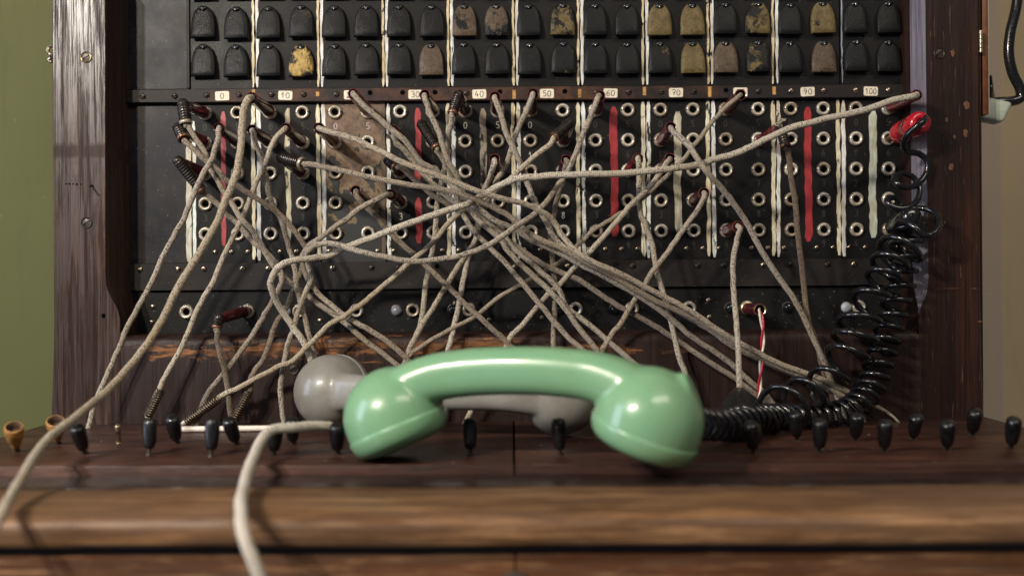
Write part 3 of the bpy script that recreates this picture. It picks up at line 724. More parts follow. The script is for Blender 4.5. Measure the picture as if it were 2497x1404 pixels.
# drop shutters --------------------------------------------------------
def shutter_meshes():
    out = []
    hw, H = 29.5 * S, 80 * S
    for k in range(-5, 1): pass
    n = 16; right = []
    for k in range(n + 1):
        t = 1 - (1 - k / n) ** 1.7
        right.append((hw * max(0.0, 1 - t ** 3.5) ** 0.52, H * t))
    ring = [(-x, z) for x, z in right[:-1]] + [(0, H)] + [(x, z) for x, z in right[:-1]][::-1]
    cz = H * 0.45
    def lay(s, o, sz=None):
        return [Vector((x * s, 0, cz + (z - cz) * (sz or s))) + Vector((0, -(o + 2.8e-3 * max(0, 1 - z / H)), 0)) for x, z in ring]
    b = MB(); m = len(ring)
    layers = [lay(1, 0.2e-3), lay(1.0, 2.5e-3), lay(0.975, 3.1e-3, 0.985), lay(0.925, 3.5e-3, 0.95), lay(0.60, 3.8e-3, 0.7)]
    vs = [q for l in layers for q in l]; vs.append(Vector((0, -5.35e-3, cz))); fs = []
    for j in range(len(layers) - 1):
        for k in range(m): fs.append([j * m + k, j * m + (k + 1) % m, (j + 1) * m + (k + 1) % m, (j + 1) * m + k])
    e = (len(layers) - 1) * m
    for k in range(m): fs.append([e + k, e + (k + 1) % m, len(vs) - 1])
    b.add(vs, fs, 0); fl = b.mesh('drop_shutter', [M_flap], 0.9)
    b = MB()     # hooked latch over the shutter's top
    Mx = Matrix.Translation((0, -3.4e-3, H * 0.905)) @ Matrix.Scale(1.45, 4, (1, 0, 0)) @ Matrix.Scale(0.9, 4, (0, 0, 1)) @ FRONT
    b.lathe([(2.6e-3, -3e-3), (2.6e-3, 0), (2.2e-3, 1.0e-3), (1.3e-3, 1.8e-3), (0.02e-3, 2.1e-3)], Mx, 14, 0)
    Ms = Matrix.Translation((0.1e-3, -5.3e-3, H * 0.865)) @ FRONT
    b.lathe([(0.1e-3, -0.9e-3), (0.8e-3, -0.5e-3), (0.95e-3, 0), (0.8e-3, 0.5e-3), (0.05e-3, 0.95e-3)], Ms, 10, 1)
    return fl, b.mesh('latch', [M_latch, M_bead], 0.9)
ME_F, ME_L = shutter_meshes()
W1 = [0, .05, 0, .42, .16, .2, .14, 0, .75, .68, 0, .62, 0, .05, .92, .98, 0, .62, .28, .82, 0, .16]
W2 = [0, 0, .05, .58, .1, .2, .1, .95, 0, .16, .16, .34, .08, .05, .34, 1.0, .9, .52, 0, .8, 0, .1]
TB = {'b': (0.115, 0.085, 0.060), 'g': (0.52, 0.36, 0.12), 'o': (0.16, 0.12, 0.055)}
T1 = 'bbbbbbbbbbbobbooooboob'; T2 = 'bbbgbbbbbbogbboobobbbo'
random.seed(9)
for row, (yb, W, T) in enumerate(((-4, [0.2] * 22, 'b' * 22), (92, W1, T1), (185, W2, T2))):
    for k in range(22):
        x = 503.5 + 158.4 * (k // 2) + 79.3 * (k % 2) + random.uniform(-1.5, 1.5)
        q = L(x, yb + random.uniform(-1.5, 1.5), 0)
        Mx = Matrix.Translation(q) @ Matrix.Rotation(random.uniform(-0.02, 0.02), 4, 'Y')
        o = link('drop_shutter', ME_F, SW, Mx); o['wear'] = W[k]; o['tint'] = TB[T[k]]
        if W[k] > 0.6: o['label'] = 'drop shutter with its black paint worn through to %s metal' % ('golden' if T[k] == 'g' else 'brown')
        link('latch', ME_L, o, Mx)

# key shelf, board, drawer --------------------------------------------
def slab(name, pts, z0, z1, mat, bev=0.0008, seg=2, only_top=True):
    bm = bmesh.new(); f = bm.faces.new([bm.verts.new((x, y, z1)) for x, y in pts])
    r = bmesh.ops.extrude_face_region(bm, geom=[f]); 
    for q in r['geom']:
        if isinstance(q, bmesh.types.BMVert): q.co.z = z0
    bmesh.ops.recalc_face_normals(bm, faces=bm.faces[:])
    bmesh.ops.bevel(bm, geom=[e for e in bm.edges if (not only_top or all(abs(q.co.z - z1) < 1e-6 for q in e.verts))], offset=bev, segments=seg, affect='EDGES', profile=0.5)
    bm.verts.index_update(); b = MB(); b.add([q.co.copy() for q in bm.verts], [[q.index for q in g.verts] for g in bm.faces], 0); bm.free()
    return link(name, b.mesh(name, [mat], 0.6), SW)
XM = (1251 - 1248.5) * 0.58 / FPX
slab('key_shelf_panel', [(-0.366, -0.030), (XM - 0.0006, -0.030), (XM - 0.0006, -0.2275), (-0.366, -0.221)], ZD - 0.012, ZD, M_shelf)
slab('key_shelf_panel', [(XM + 0.0006, -0.030), (0.372, -0.030), (0.372, -0.234), (XM + 0.0006, -0.2276)], ZD - 0.012, ZD, M_shelf)
slab('dark_strip', [(-0.40, -0.2195), (0.40, -0.233), (0.40, -0.2685), (-0.40, -0.2565)], ZB - 0.012, ZB, M_strip, 0.0005, 1)  # darker glossy strip between the key shelf and the front board
def nosing(name, prof, mat):
    b = MB(); n = 80; m = len(prof); vs = []; fs = []; rnd = random.Random(8)
    for i in range(n + 1):
        x = -0.40 + 0.80 * i / n; sk = (x / 0.40) * 0.006
        dz = 0.00025 * math.sin(x * 31) + rnd.uniform(-0.00012, 0.00012)
        for o, z in prof: vs.append((x, -(o / 1000 + sk), z / 1000 + dz))
    for i in range(n):
        for k in range(m): fs.append([i * m + k, i * m + (k + 1) % m, (i + 1) * m + (k + 1) % m, (i + 1) * m + k])
    fs.append(list(range(m))); fs.append([n * m + k for k in range(m)][::-1]); b.add(vs, fs, 0)
    return link(name, b.mesh(name, [mat], 0.9), SW)
nosing('front_board', [(263.2, -127), (263.2, -110.6), (264.2, -109.9), (290, -110.0), (308, -110.1), (315, -110.6), (320, -111.7), (323.4, -113.4), (325.4, -115.8), (326, -119), (326, -124), (325.4, -126), (324.2, -127)], M_board)
slab('board_underside_rail', [(-0.40, -0.10), (0.40, -0.10), (0.40, -0.3235), (-0.40, -0.3115)], -0.1318, -0.1271, M_strip, 0.0002, 1)
slab('drawer_front', [(-0.40, -0.10), (XM - 0.0005, -0.10), (XM - 0.0005, -0.3185), (-0.40, -0.3125)], ZB - 0.12, -0.1319, M_drawer, 0.002, 3)
DF = slab('drawer_front', [(XM + 0.0005, -0.10), (0.40, -0.10), (0.40, -0.325), (XM + 0.0005, -0.3186)], ZB - 0.12, -0.1319, M_drawer, 0.002, 3)
b = MB(); kc = P(1258, 1425, 326)
b.lathe([(3.0e-3, -0.010), (3.0e-3, 0), (8.5e-3, 0.006), (9.2e-3, 0.010), (8.6e-3, 0.0135), (6.5e-3, 0.015), (3.0e-3, 0.0135), (0.1e-3, 0.013)], Matrix.Translation(kc) @ FRONT, 24, 0)
link('drawer_knob', b.mesh('drawer_knob', [plain('knob_grey', (0.10, 0.085, 0.08), 0.3, 0.5)], 0.9), SW)
# specks of dust and paint on the shelf
b = MB(); random.seed(31)
for k in range(70):
    px = random.uniform(200, 2300); py = random.uniform(1045, 1128); q = on_plane(px, py, ZD)
    r = random.uniform(0.00025, 0.0007); n = 6
    b.add([(q.x + math.cos(6.283 * j / n) * r * random.uniform(.6, 1.2), q.y + math.sin(6.283 * j / n) * r * random.uniform(.6, 1.2), ZD + 0.00012) for j in range(n)], [list(range(n))], 0)
o = link('dust_specks', b.mesh('dust_specks', [M_card]), SW); o['kind'] = 'stuff'
q0 = on_plane(441, 1046, ZD + 0.0023); q1 = on_plane(700, 1043, ZD + 0.0023)
b = MB(); b.tube([q0, q0.lerp(q1, .5), q1], 0.0022, 12, 0); o = link('white_rod', b.mesh('white_rod', [M_white]))
o['label'] = 'thin white plastic rod lying along the back of the shelf by the loose spring'; o['category'] = 'rod'

# lever keys ------------------------------------------------------------
def lever_mesh(mats, hollow=False):
    b = MB(); k = 1e-3
    if hollow: prof = [(2.4, 0), (2.8, 1), (2.9, 3), (4.6, 6.5), (5.6, 12), (5.9, 15.5), (5.6, 17.2), (4.7, 17.6), (3.6, 16.6), (3.0, 13), (0.05, 12.5)]; mi = [0] * 7 + [1] * 3
    else: prof = [(2.4, 0), (3.2, 0.6), (3.9, 3), (4.45, 7), (4.7, 11), (4.7, 15.4), (4.45, 17.4), (3.6, 18.6), (1.8, 19.1), (0.05, 19.2)]; mi = [0] * 9
    b.lathe([(r * k, z * k) for r, z in prof], Matrix(), 18, 0, mi); return b.mesh('lever_key', mats, 0.9)
ME_LK = lever_mesh([M_lever]); ME_LH = lever_mesh([M_horn, M_horn_in], True)
b = MB(); b.lathe([(1.3e-3, -6e-3), (1.3e-3, 0.8e-3), (1.0e-3, 1e-3)], Matrix(), 10, 0); b.lathe([(2.6e-3, -4.6e-3), (2.4e-3, -3.4e-3), (1.3e-3, -3.0e-3)], Matrix(), 12, 0); ME_LS = b.mesh('lever_shaft', [M_screw_dark], 0.9)
b = MB(); b.lathe([(2.6e-3, 0), (2.4e-3, 1.2e-3), (1.5e-3, 1.4e-3), (1.5e-3, 8e-3), (1.9e-3, 8.4e-3), (1.9e-3, 14.5e-3), (1.3e-3, 15e-3)], Matrix(), 12, 0); ME_BARE = b.mesh('lever_key', [M_screw], 0.9)
LV = [(40, 1100, 34, 1040, 'h'), (143, 1082, 130, 1024, 'h'), (207, 1106, 188, 1040, 'k'), (290, 1080, 277, 1038, 'b'), (364, 1109, 366, 1018, 'k'), (432, 1080, 419, 1020, 'k'),
      (515, 1112, 518, 1014, 'k'), (577, 1083, 560, 1026, 'k'), (667, 1110, 672, 1033, 'k'), (716, 1083, 711, 1024, 'k'), (824, 1107, 818, 1036, 'k'), (1147, 1110, 1147, 1018, 'k'),
      (1367, 1108, 1360, 1025, 'k'), (1838, 1105, 1830, 1030, 'k'), (1943, 1074, 1945, 1020, 'k'), (1998, 1104, 2000, 1028, 'k'), (2085, 1074, 2090, 1012, 'k'), (2155, 1101, 2160, 1030, 'k'),
      (2226, 1071, 2234, 1010, 'k'), (2308, 1096, 2316, 1030, 'k'), (2369, 1061, 2380, 1003, 'k'), (2464, 1093, 2477, 1024, 'k')]
for bx, by, tx, ty, kd in LV:
    q = on_plane(bx, by, ZD); o0 = -q.y * 1000
    best = None
    for dd in range(-10, 24):
        t = P(tx, ty, o0 + dd); e = abs((t - q).length - 0.0225)
        if best is None or e < best[0]: best = (e, t)
    ax = (best[1] - q).normalized()
    if ax.z < 0.75: ax = Vector((ax.x * 0.8, -0.42, 0.85)).normalized()
    Mx = frame(q + ax * 0.0042, ax, Vector((0, 1, 0)))
    if kd == 'b': o = link('lever_key', ME_BARE, SW, frame(q, ax, Vector((0, 1, 0)))); o['label'] = 'bare metal lever shaft missing its handle'; continue
    Mx = Mx @ Matrix.Rotation((bx * 7) % 6, 4, 'Z') @ Matrix.Rotation(math.sin(bx) * 0.06, 4, 'X') @ Matrix.Diagonal((1 + 0.04 * math.sin(bx * 3), 1 + 0.04 * math.sin(bx * 3), 1 + 0.04 * math.cos(bx * 5), 1))
    o = link('lever_key', ME_LK if kd == 'k' else ME_LH, SW, Mx)
    if kd == 'h': o['label'] = 'lever key with hollow yellow handle'
    link('lever_shaft', ME_LS, o, Mx)

# ------------------------------------------------------------------ handsets
def handset(name, half, rc, hh, hw, rise, tilt, M, mat, label, rot_cap=0.0, boss=True):
    t = thing(name, M.translation, label, 'handset')
    WM[t.name] = Matrix.Translation(M.translation)
    b = MB(); k = 1e-3
    zt = [(-half - 6, 2), (-half + 6, rise * 0.52), (-half * 0.66, rise * 0.84), (-half * 0.33, rise * 0.97), (0, rise), (half * 0.33, rise * 0.97), (half * 0.66, rise * 0.84), (half - 6, rise * 0.52), (half + 6, 2)]
    cl = catmull([Vector((x, 0, z)) for x, z in zt], 8); n = 24; rows = []
    for i, p in enumerate(cl):
        tg = (cl[min(i + 1, len(cl) - 1)] - cl[max(i - 1, 0)]).normalized(); nv = Vector((-tg.z, 0, tg.x))
        s = abs(p.x) / half; fat = 1.0 + 1.25 * max(0, s - 0.5) ** 1.4
        for j in range(n):
            a = 2 * math.pi * j / n; ca, sa = math.cos(a), math.sin(a)
            sq = (abs(ca) ** 2.6 + abs(sa) ** 2.6) ** (-1 / 2.6)
            rows.append((p + Vector((0, 1, 0)) * hw * fat * ca * sq + nv * hh * (1 + (fat - 1) * 0.15) * sa * sq) * k)
    fs = []
    for i in range(len(cl) - 1):
        for j in range(n): fs.append([i * n + j, i * n + (j + 1) % n, (i + 1) * n + (j + 1) % n, (i + 1) * n + j])
    fs.append(list(range(n))); fs.append([(len(cl) - 1) * n + j for j in range(n)])
    b.add(rows, fs, 0); axes = []
    for sx in (-1, 1):
        ax = Vector((-sx * math.sin(R(tilt)), 0, -math.cos(R(tilt)))); axes.append((sx, ax))
        F = frame(Vector((sx * half, 0, 0)) * k, ax, Vector((0, 1, 0)))
        pr = [(0.05 * rc, -0.97 * rc)] + [(rc * math.sin(R(a)), -0.97 * rc * math.cos(R(a))) for a in range(10, 91, 8)] + [(rc, 4.0), (rc * 0.985, 10.0), (rc * 0.9, 15.0), (rc * 0.6, 16.0), (0.05, 16.0)]
        b.lathe([(r * k, z * k) for r, z in pr], F, 32, 0)
    if boss:
        Mb = frame(Vector((half + rc * 0.66, 0, rc * 0.52)) * k, Vector((1, 0, 0.42)))
        b.lathe([(12.5e-3, -0.014), (10.8e-3, 0.0), (9.8e-3, 0.0048), (0.1e-3, 0.0055)], Mb, 20, 0)
    me0 = b.mesh(name + '_raw', [mat]); tmp = bpy.data.objects.new('tmp', me0); COL.objects.link(tmp)
    rm = tmp.modifiers.new('r', 'REMESH'); rm.mode = 'VOXEL'; rm.voxel_size = 0.0011
    sm = tmp.modifiers.new('s', 'SMOOTH'); sm.iterations = 24; sm.factor = 0.5
    dg = bpy.context.evaluated_depsgraph_get(); dg.update()
    me = bpy.data.meshes.new_from_object(tmp.evaluated_get(dg)); bpy.data.objects.remove(tmp)
    me.name = 'handle'; me.materials.clear(); me.materials.append(mat)
    me.polygons.foreach_set('use_smooth', [True] * len(me.polygons))
    link('handle', me, t, M)
    for sx, ax in axes:
        F = frame(Vector((sx * half, 0, 0)) * k, ax, Vector((0, 1, 0))); c = MB(); q = rc
        pr = [(q * 0.95, 5.9), (q * 0.995, 6.1), (q * 1.012, 6.9), (q * 1.008, 9), (q * 0.985, 12), (q * 0.94, 15), (q * 0.86, 17.4), (q * 0.72, 19.2), (q * 0.45, 20.2), (0.05, 20.4)]
        c.lathe([(r * k, z * k) for r, z in pr], F, 40, 0); link('end_cap', c.mesh('end_cap', [mat], 1.0), t, M)
    lowest = min((M @ v.co).z for ch in t.children for v in ch.data.vertices)
    t.matrix_basis = Matrix.Translation((0, 0, ZD + 0.0002 - lowest)) @ t.matrix_basis
    return t
pl = P(962, 1020, 208); pr_ = P(1582, 1035, 252)
mid = (pl + pr_) / 2; yaw = math.atan2((pr_ - pl).y, (pr_ - pl).x)
MG = Matrix.Translation((mid.x, mid.y, ZD + 0.0315)) @ Matrix.Rotation(yaw, 4, 'Z') @ Matrix.Rotation(R(-1.0), 4, 'Y')
HG = handset('telephone_handset', 78, 31, 14.2, 14.5, 27.5, 22, MG, M_green, 'glossy mint green telephone handset resting on the key shelf in front')
gl = P(803, 955, 80); gr = P(1372, 980, 118)
mid = (gl + gr) / 2; yaw = math.atan2((gr - gl).y, (gr - gl).x)
MY = Matrix.Translation((mid.x, mid.y, ZD + 0.0286)) @ Matrix.Rotation(yaw, 4, 'Z') @ Matrix.Rotation(R(84), 4, 'X')
handset('telephone_handset', 86, 27.5, 10.0, 11.5, 22, 14, MY, M_grey, 'grey telephone handset lying on its side behind the green one', boss=False)
# ------------------------------------------------------------------ cords
GRP = 'patch cords of the switchboard'
def path3(pts):
    """fill in missing distances between the given ones, then unproject"""
    n = len(pts); o = [p[2] if len(p) > 2 else None for p in pts]
    s = [0.0]
    for i in range(1, n): s.append(s[-1] + math.hypot(pts[i][0] - pts[i - 1][0], pts[i][1] - pts[i - 1][1]))
    known = [i for i in range(n) if o[i] is not None]
    for a, c in zip(known, known[1:]):
        for i in range(a + 1, c): o[i] = o[a] + (o[c] - o[a]) * (s[i] - s[a]) / (s[c] - s[a])
    for i in range(known[-1] + 1, n): o[i] = o[known[-1]]
    return [P(p[0], p[1], q) for p, q in zip(pts, o)]
def wobble(pts, amp, rs):
    """the slack kinks of old cotton cord"""
    out = [pts[0]]; off = Vector((0, 0, 0)); rnd = random.Random(rs)
    for i in range(1, len(pts)):
        off = off * 0.9 + Vector((rnd.gauss(0, 1), rnd.gauss(0, .4), rnd.gauss(0, 1))) * amp * 0.2
        e = min(1, i / 8, (len(pts) - 1 - i) / 8); out.append(pts[i] + off * max(e, 0))
    return out
def wrap(b, p0, p1, r, wire, pitch, mat, n=12):
    b.tube(helix([p0.lerp(p1, k / 20) for k in range(21)], r, pitch=pitch, n=n), wire, 6, mat)
def patch_cord(label, J, E, pts, spring=None, dirt=0.15, rad=0.0021, bake=None, tail=None, fray=False, ferr=None, thread=False, base=0.6, weight=False, nk=1.0):
    j = P(J[0], J[1], base); e = P(E[0], E[1], E[2] if len(E) > 2 else 56)
    t = thing('patch_cord', j, label, 'cord', GRP)
    ax = (e - j).normalized(); ln = (e - j).length; F = frame(j, ax)
    bk = bake or M_bakelite; b = MB()
    if spring is None:
        pr = [(2.6e-3, 0.0005), (2.6e-3, 0.004), (4.6e-3, 0.0042), (4.8e-3, 0.006), (4.8e-3, 0.0075), (4.7e-3, 0.0078), (4.7e-3, ln * 0.5), (4.0e-3, ln - 0.004), (4.3e-3, ln - 0.003), (4.4e-3, ln - 0.001), (4.1e-3, ln), (3.5e-3, ln - 0.0003), (3.3e-3, ln - 0.007), (0.05e-3, ln - 0.0071)]
        b.lathe(pr, F, 20, 0, [1, 1, 1, 1, 0, 0, 0, 0, 0, 0, 0, 2, 2])
        link('plug', b.mesh('plug', [bk, M_nickel, M_void], 0.7), t)
        head = [e - ax * 0.006, e - ax * 0.001]
    else:
        pr = [(2.6e-3, 0.0005), (2.6e-3, 0.004), (4.9e-3, 0.0042), (5.1e-3, 0.006), (5.1e-3, 0.0075), (4.5e-3, 0.0078), (4.4e-3, ln * 0.6), (4.0e-3, ln - 0.002), (3.0e-3, ln + 0.0015), (0.05e-3, ln + 0.0025)]
        b.lathe(pr, F, 20, 0, [1, 1, 1, 1, 0, 0, 0, 0, 0])
        pg = link('plug', b.mesh('plug', [bk, M_nickel], 0.7), t)
        f = P(*spring); sx = (f - e).normalized(); sl = (f - e).length; b = MB()
        s0 = e - sx * 0.002
        b.lathe([(0.05e-3, -0.0030), (2.4e-3 * nk, -0.0022), (3.5e-3 * nk, 0), (3.6e-3 * nk, sl * 0.5), (3.3e-3 * nk, sl)], frame(s0, sx), 16, 0)
        wrap(b, s0, s0.lerp(f, 0.97), 3.6e-3 * nk, 0.6e-3, 0.0021, 0)
        link('strain_relief', b.mesh('strain_relief', [M_spring], 0.9), t)
        b = MB(); b.lathe([(q_ * nk, z_) for q_, z_ in ((3.6e-3, -0.0012), (4.1e-3, -0.0006), (4.1e-3, 0.0010), (3.7e-3, 0.0017), (2.9e-3, 0.0015), (2.8e-3, -0.001))], frame(f, sx), 18, 0)
        link('ferrule', b.mesh('ferrule', [ferr or M_bronze], 0.9), t)
        head = [f - sx * 0.002, f + sx * 0.003]
    if thread:
        b = MB(); q = e + Vector((0, -0.002, 0.001))
        for k in range(2):
            rr = random.Random(k + 3); cpts = [q + Vector((rr.uniform(-.005, .004), rr.uniform(-.005, 0), rr.uniform(-.002, .006))) for _ in range(6)]
            b.tube(catmull(cpts, 6), 0.00045, 5, 0)
        link('loose_thread', b.mesh('loose_thread', [M_thread]), t)
    c3 = path3(pts); c3[0:0] = head
    if weight:      # the cord ends in a black bakelite body standing on the shelf
        p0 = on_plane(1806, 1076, ZD + 0.0005); p1 = P(1804, 956, 113); hh_ = (p1 - p0).length; b = MB()
        b.lathe([(0.05e-3, 0), (0.0125, 0.0003), (0.0140, 0.0025), (0.0142, hh_ * 0.45), (0.0128, hh_ * 0.70), (0.0085, hh_ * 0.88), (0.0056, hh_ * 0.96), (0.0050, hh_), (0.0040, hh_ + 0.0004), (0.0036, hh_ - 0.003), (0.05e-3, hh_ - 0.0031)], frame(p0, p1 - p0), 26, 0, [0] * 6 + [1] * 4)
        link('cord_socket', b.mesh('cord_socket', [M_lever, M_bronze], 0.9), t)
    if not weight and tail is None and not fray and pts[-1][1] < 1046 and pts[-1][1] > 985:
        c3.append(c3[-1] + (c3[-1] - c3[-2]).normalized() * 0.006)
        for q in c3[-1:]: q.z = min(q.z, ZD - 0.003)
    cl = wobble(catmull(c3, 6), 0.0010, hash(label) % 1000 if False else len(label) * 7 + int(J[0]))
    N = len(cl); rr = [rad] * N
    if fray:
        for k in range(14): rr[N - 1 - k] = rad * (0.25 + 0.75 * k / 14)
    b = MB(); b.tube(cl, rr, 12, 0); o = link('cord', b.mesh('cord', [M_cord], 1.2), t); o['dirt'] = dirt
    if tail:
        p0 = P(*tail[0]); p1 = P(*tail[1]); b = MB(); wrap(b, p0, p1, 3.3e-3, 0.5e-3, 0.0019, 0)
        b.lathe([(2.8e-3, 0), (2.9e-3, (p1 - p0).length)], frame(p0, p1 - p0), 14, 1)
        link('coil_spring', b.mesh('coil_spring', [M_spring_b, M_spring], 0.9), t)
        if len(tail) > 2:
            b = MB(); b.lathe([(2.4e-3, 0), (2.4e-3, 0.004), (1.5e-3, 0.006)], frame(p1, p1 - p0), 12, 0); link('plug_tip', b.mesh('plug_tip', [M_nickel]), t)
    return t
BR_ = M_bakelite_red
patch_cord('spring-necked cord in the upper left jack, silver ferrule hanging below the 0 card', (503, 276), (447, 256, 52),
    [(457, 306, 54), (473, 337), (495, 364, 52), (513, 405), (522, 424, 56), (547, 467), (570, 500), (589, 532, 64), (625, 574), (648, 615), (670, 650, 54), (700, 682), (730, 705, 44), (757, 722), (785, 744, 44), (831, 776), (895, 828, 50), (967, 886, 50), (1010, 930, 52), (1040, 990, 50), (1045, 1035, 48)],
    (453, 298, 54), 0.35, ferr=M_nickel, nk=1.22)
patch_cord('soiled spring-necked cord in the second left jack, ending in a standing coil spring', (503, 349), (437, 314, 52),
    [(452, 345, 60), (493, 384, 62), (533, 417), (553, 440, 60), (583, 458), (637, 491, 54), (690, 532, 50), (735, 585), (748, 612, 46), (740, 645, 44), (728, 680), (712, 716, 44), (696, 756, 46), (672, 794), (646, 868, 52), (615, 914), (608, 950, 54), (590, 985, 54), (569, 1024, 54)],
    (447, 336, 56), 0.85, nk=1.22, tail=((608, 952, 54), (570, 1020, 54)))
patch_cord('speckled cord from beside the red 0 stripe down to the far left shelf', (582, 347), (533, 312, 56),
    [(534, 317, 61), (530, 345, 62), (524, 366), (515, 390, 62), (502, 413, 68), (486, 444), (465, 490), (446, 534), (430, 563), (405, 610), (380, 670), (345, 735, 58), (310, 800), (290, 845), (268, 895, 56), (240, 960), (222, 1010), (216, 1043, 58)], None, 0.3)
patch_cord('black long-springed plug cord in the third left jack, cord crossing under to the tangle', (503, 424), (437, 395, 50),
    [(497, 469, 38), (535, 500, 34), (556, 525), (576, 543), (600, 570, 34), (618, 592), (645, 612), (668, 635, 40), (682, 658, 50), (684, 684, 54), (672, 716, 56), (659, 742), (632, 794, 52), (600, 843), (546, 914, 52), (508, 960), (490, 996, 54), (482, 1022, 54)],
    (489, 462, 40), 0.55, nk=1.15)
patch_cord('thick pale cord arching from under the 10 card out over the shelf', (660, 274), (613, 238, 58),
    [(606, 243, 66), (598, 256, 68), (592, 278), (589, 314, 74), (587, 355), (578, 413, 84), (565, 458), (553, 490, 90), (530, 545), (479, 633, 96), (435, 704), (394, 783, 106), (350, 853), (323, 886, 120), (256, 958, 152), (179, 1022, 195), (123, 1062, 225), (79, 1118, 262), (32, 1200, 305), (0, 1257, 335), (-30, 1330, 348), (-50, 1420, 350)], None, 0.3, 0.0027)
patch_cord('yellowed cord left of the pale 10 stripe dropping into the left tangle', (660, 348), (614, 317, 56),
    [(619, 325, 60), (624, 350, 58), (634, 375), (648, 426, 50), (654, 462), (668, 500, 44), (686, 532, 40), (696, 570), (705, 605, 38), (715, 640, 38), (720, 665), (722, 693, 46), (729, 727), (737, 762, 48), (746, 791), (756, 825, 50), (766, 863), (778, 920, 50), (790, 1000, 48)], None, 0.5)
patch_cord('straight speckled cord from the pale 10 stripe to an upright bronze coil spring', (738, 348), (697, 313, 56),
    [(692, 318, 61), (677, 333, 60), (657, 373), (637, 422, 56), (619, 462), (600, 512, 50), (585, 541), (553, 606, 48), (515, 693), (486, 747, 48), (449, 835, 50), (410, 907), (390, 950, 54), (375, 985), (359, 1018, 54)], None, 0.1,
    tail=((392, 950, 54), (360, 1014, 54)))
patch_cord('brown cord from the sideways spring neck left of the rusted strip', (738, 423), (688, 385, 50),
    [(746, 400, 64), (780, 405, 70), (812, 411), (859, 421, 76), (957, 442, 78), (1047, 458), (1125, 474, 76), (1204, 507, 72), (1249, 535), (1300, 576, 68), (1359, 602), (1412, 630, 68), (1502, 676), (1580, 722, 64), (1681, 773), (1735, 803), (1801, 846, 60), (1922, 904), (2013, 940), (2062, 967, 56), (2095, 1000, 54)],
    (735, 398, 60), 0.55, nk=1.15, ferr=M_nickel)
patch_cord('long pale cord from the rusted strip, its frayed end lying at the right', (818, 347), (777, 312, 56),
    [(785, 315, 62), (800, 319, 66), (863, 341, 74), (935, 373), (1024, 413, 86), (1103, 440, 88), (1181, 469, 86), (1249, 487, 80), (1294, 503), (1330, 520, 72), (1355, 545, 68), (1375, 578, 70), (1400, 603, 76), (1440, 632, 78), (1502, 660, 76), (1580, 703, 72), (1681, 755), (1740, 795, 66), (1816, 840), (1892, 883, 62), (1983, 916), (2074, 958, 58), (2122, 983, 56), (2165, 1007, 56), (2204, 1040, 58)], None, 0.35, fray=True)
patch_cord('cord from the plug covering the 20 card, crossing down right over the 30 strip', (897, 271), (861, 229, 58),
    [(866, 235, 63), (896, 265, 66), (935, 298), (991, 346, 68), (1024, 390), (1065, 417, 62), (1095, 445, 58), (1135, 485, 62), (1160, 505, 66), (1210, 540, 66), (1249, 555), (1300, 590, 60), (1359, 616, 60), (1412, 645, 62), (1502, 690, 60), (1580, 735, 58), (1640, 778), (1687, 817, 54), (1738, 855), (1790, 894, 52), (1840, 937), (1870, 965, 50), (1900, 1005, 50)], None, 0.4, bake=BR_)
patch_cord('cord half hidden behind another at the second jack of the 30 strip', (977, 347), (959, 318, 56),
    [(962, 328, 58), (970, 346, 54), (993, 373, 50), (1033, 426, 46), (1065, 458), (1110, 495, 44), (1150, 518, 44), (1181, 540, 46), (1226, 575), (1243, 597, 48), (1305, 650, 50), (1359, 702), (1379, 747, 50), (1456, 807), (1528, 871, 52), (1600, 940, 50), (1660, 1005, 48)], None, 0.3)
patch_cord('brown cord from the stub spring neck at the third jack of the 30 strip', (977, 420), (948, 393, 50),
    [(973, 409, 58), (997, 428, 54), (1020, 447, 50), (1047, 469, 46), (1087, 493, 42), (1130, 515, 38), (1180, 545, 38), (1235, 582, 40), (1294, 622), (1338, 648, 44), (1375, 665), (1408, 680, 46), (1457, 715), (1524, 754, 48), (1598, 795), (1649, 827, 48), (1738, 889), (1797, 927, 50), (1838, 958, 50), (1905, 1010, 50)],
    (965, 405, 56), 0.6)
patch_cord('cord from the plug just right of the 30 card, falling past a spring neck', (1058, 271), (1036, 231, 58),
    [(1037, 238, 62), (1047, 272, 62), (1069, 321), (1092, 388, 60), (1114, 433, 56), (1128, 470, 50), (1150, 520, 50), (1215, 578, 54), (1240, 612), (1294, 668, 56), (1359, 730, 56), (1410, 800), (1456, 858, 54), (1530, 940, 50), (1590, 1015, 48)], None, 0.35, bake=BR_)
patch_cord('cord with slanting ribbed spring neck beside the red 30 stripe', (1058, 346), (1030, 306, 48),
    [(1068, 366, 56), (1083, 391, 54), (1096, 415, 50), (1108, 455, 44), (1120, 500, 44), (1135, 535, 46), (1181, 590, 48), (1226, 637), (1316, 740, 52), (1379, 814), (1423, 853, 52), (1500, 935, 50), (1560, 1010, 48)],
    (1063, 358, 56), 0.45)
patch_cord('cord with ribbed spring neck left of the 40 card, hanging straight down', (1136, 271), (1118, 234, 54),
    [(1102, 284, 60), (1096, 321, 54), (1093, 355, 46), (1088, 395, 40), (1079, 430, 36), (1068, 487, 34), (1062, 547), (1055, 600, 36), (1042, 666, 38), (1035, 727), (1027, 790, 46), (1010, 830), (995, 868, 50), (985, 950, 50), (980, 1030, 48)],
    (1104, 274, 60), 0.2)
patch_cord('cord from the red-rimmed plug just right of the 40 card, crossing the white strip line', (1211, 269), (1207, 236, 58),
    [(1208, 243, 63), (1224, 287, 64), (1237, 328), (1253, 366, 62), (1268, 398, 58), (1280, 430, 54), (1294, 470, 52), (1312, 505, 52), (1335, 545, 50), (1352, 580, 50), (1385, 612, 58), (1412, 632, 58), (1502, 679, 57), (1580, 726, 54), (1681, 776, 54), (1735, 806), (1801, 850, 52), (1922, 908), (2013, 944, 50), (2050, 975, 50)], None, 0.3, bake=BR_)
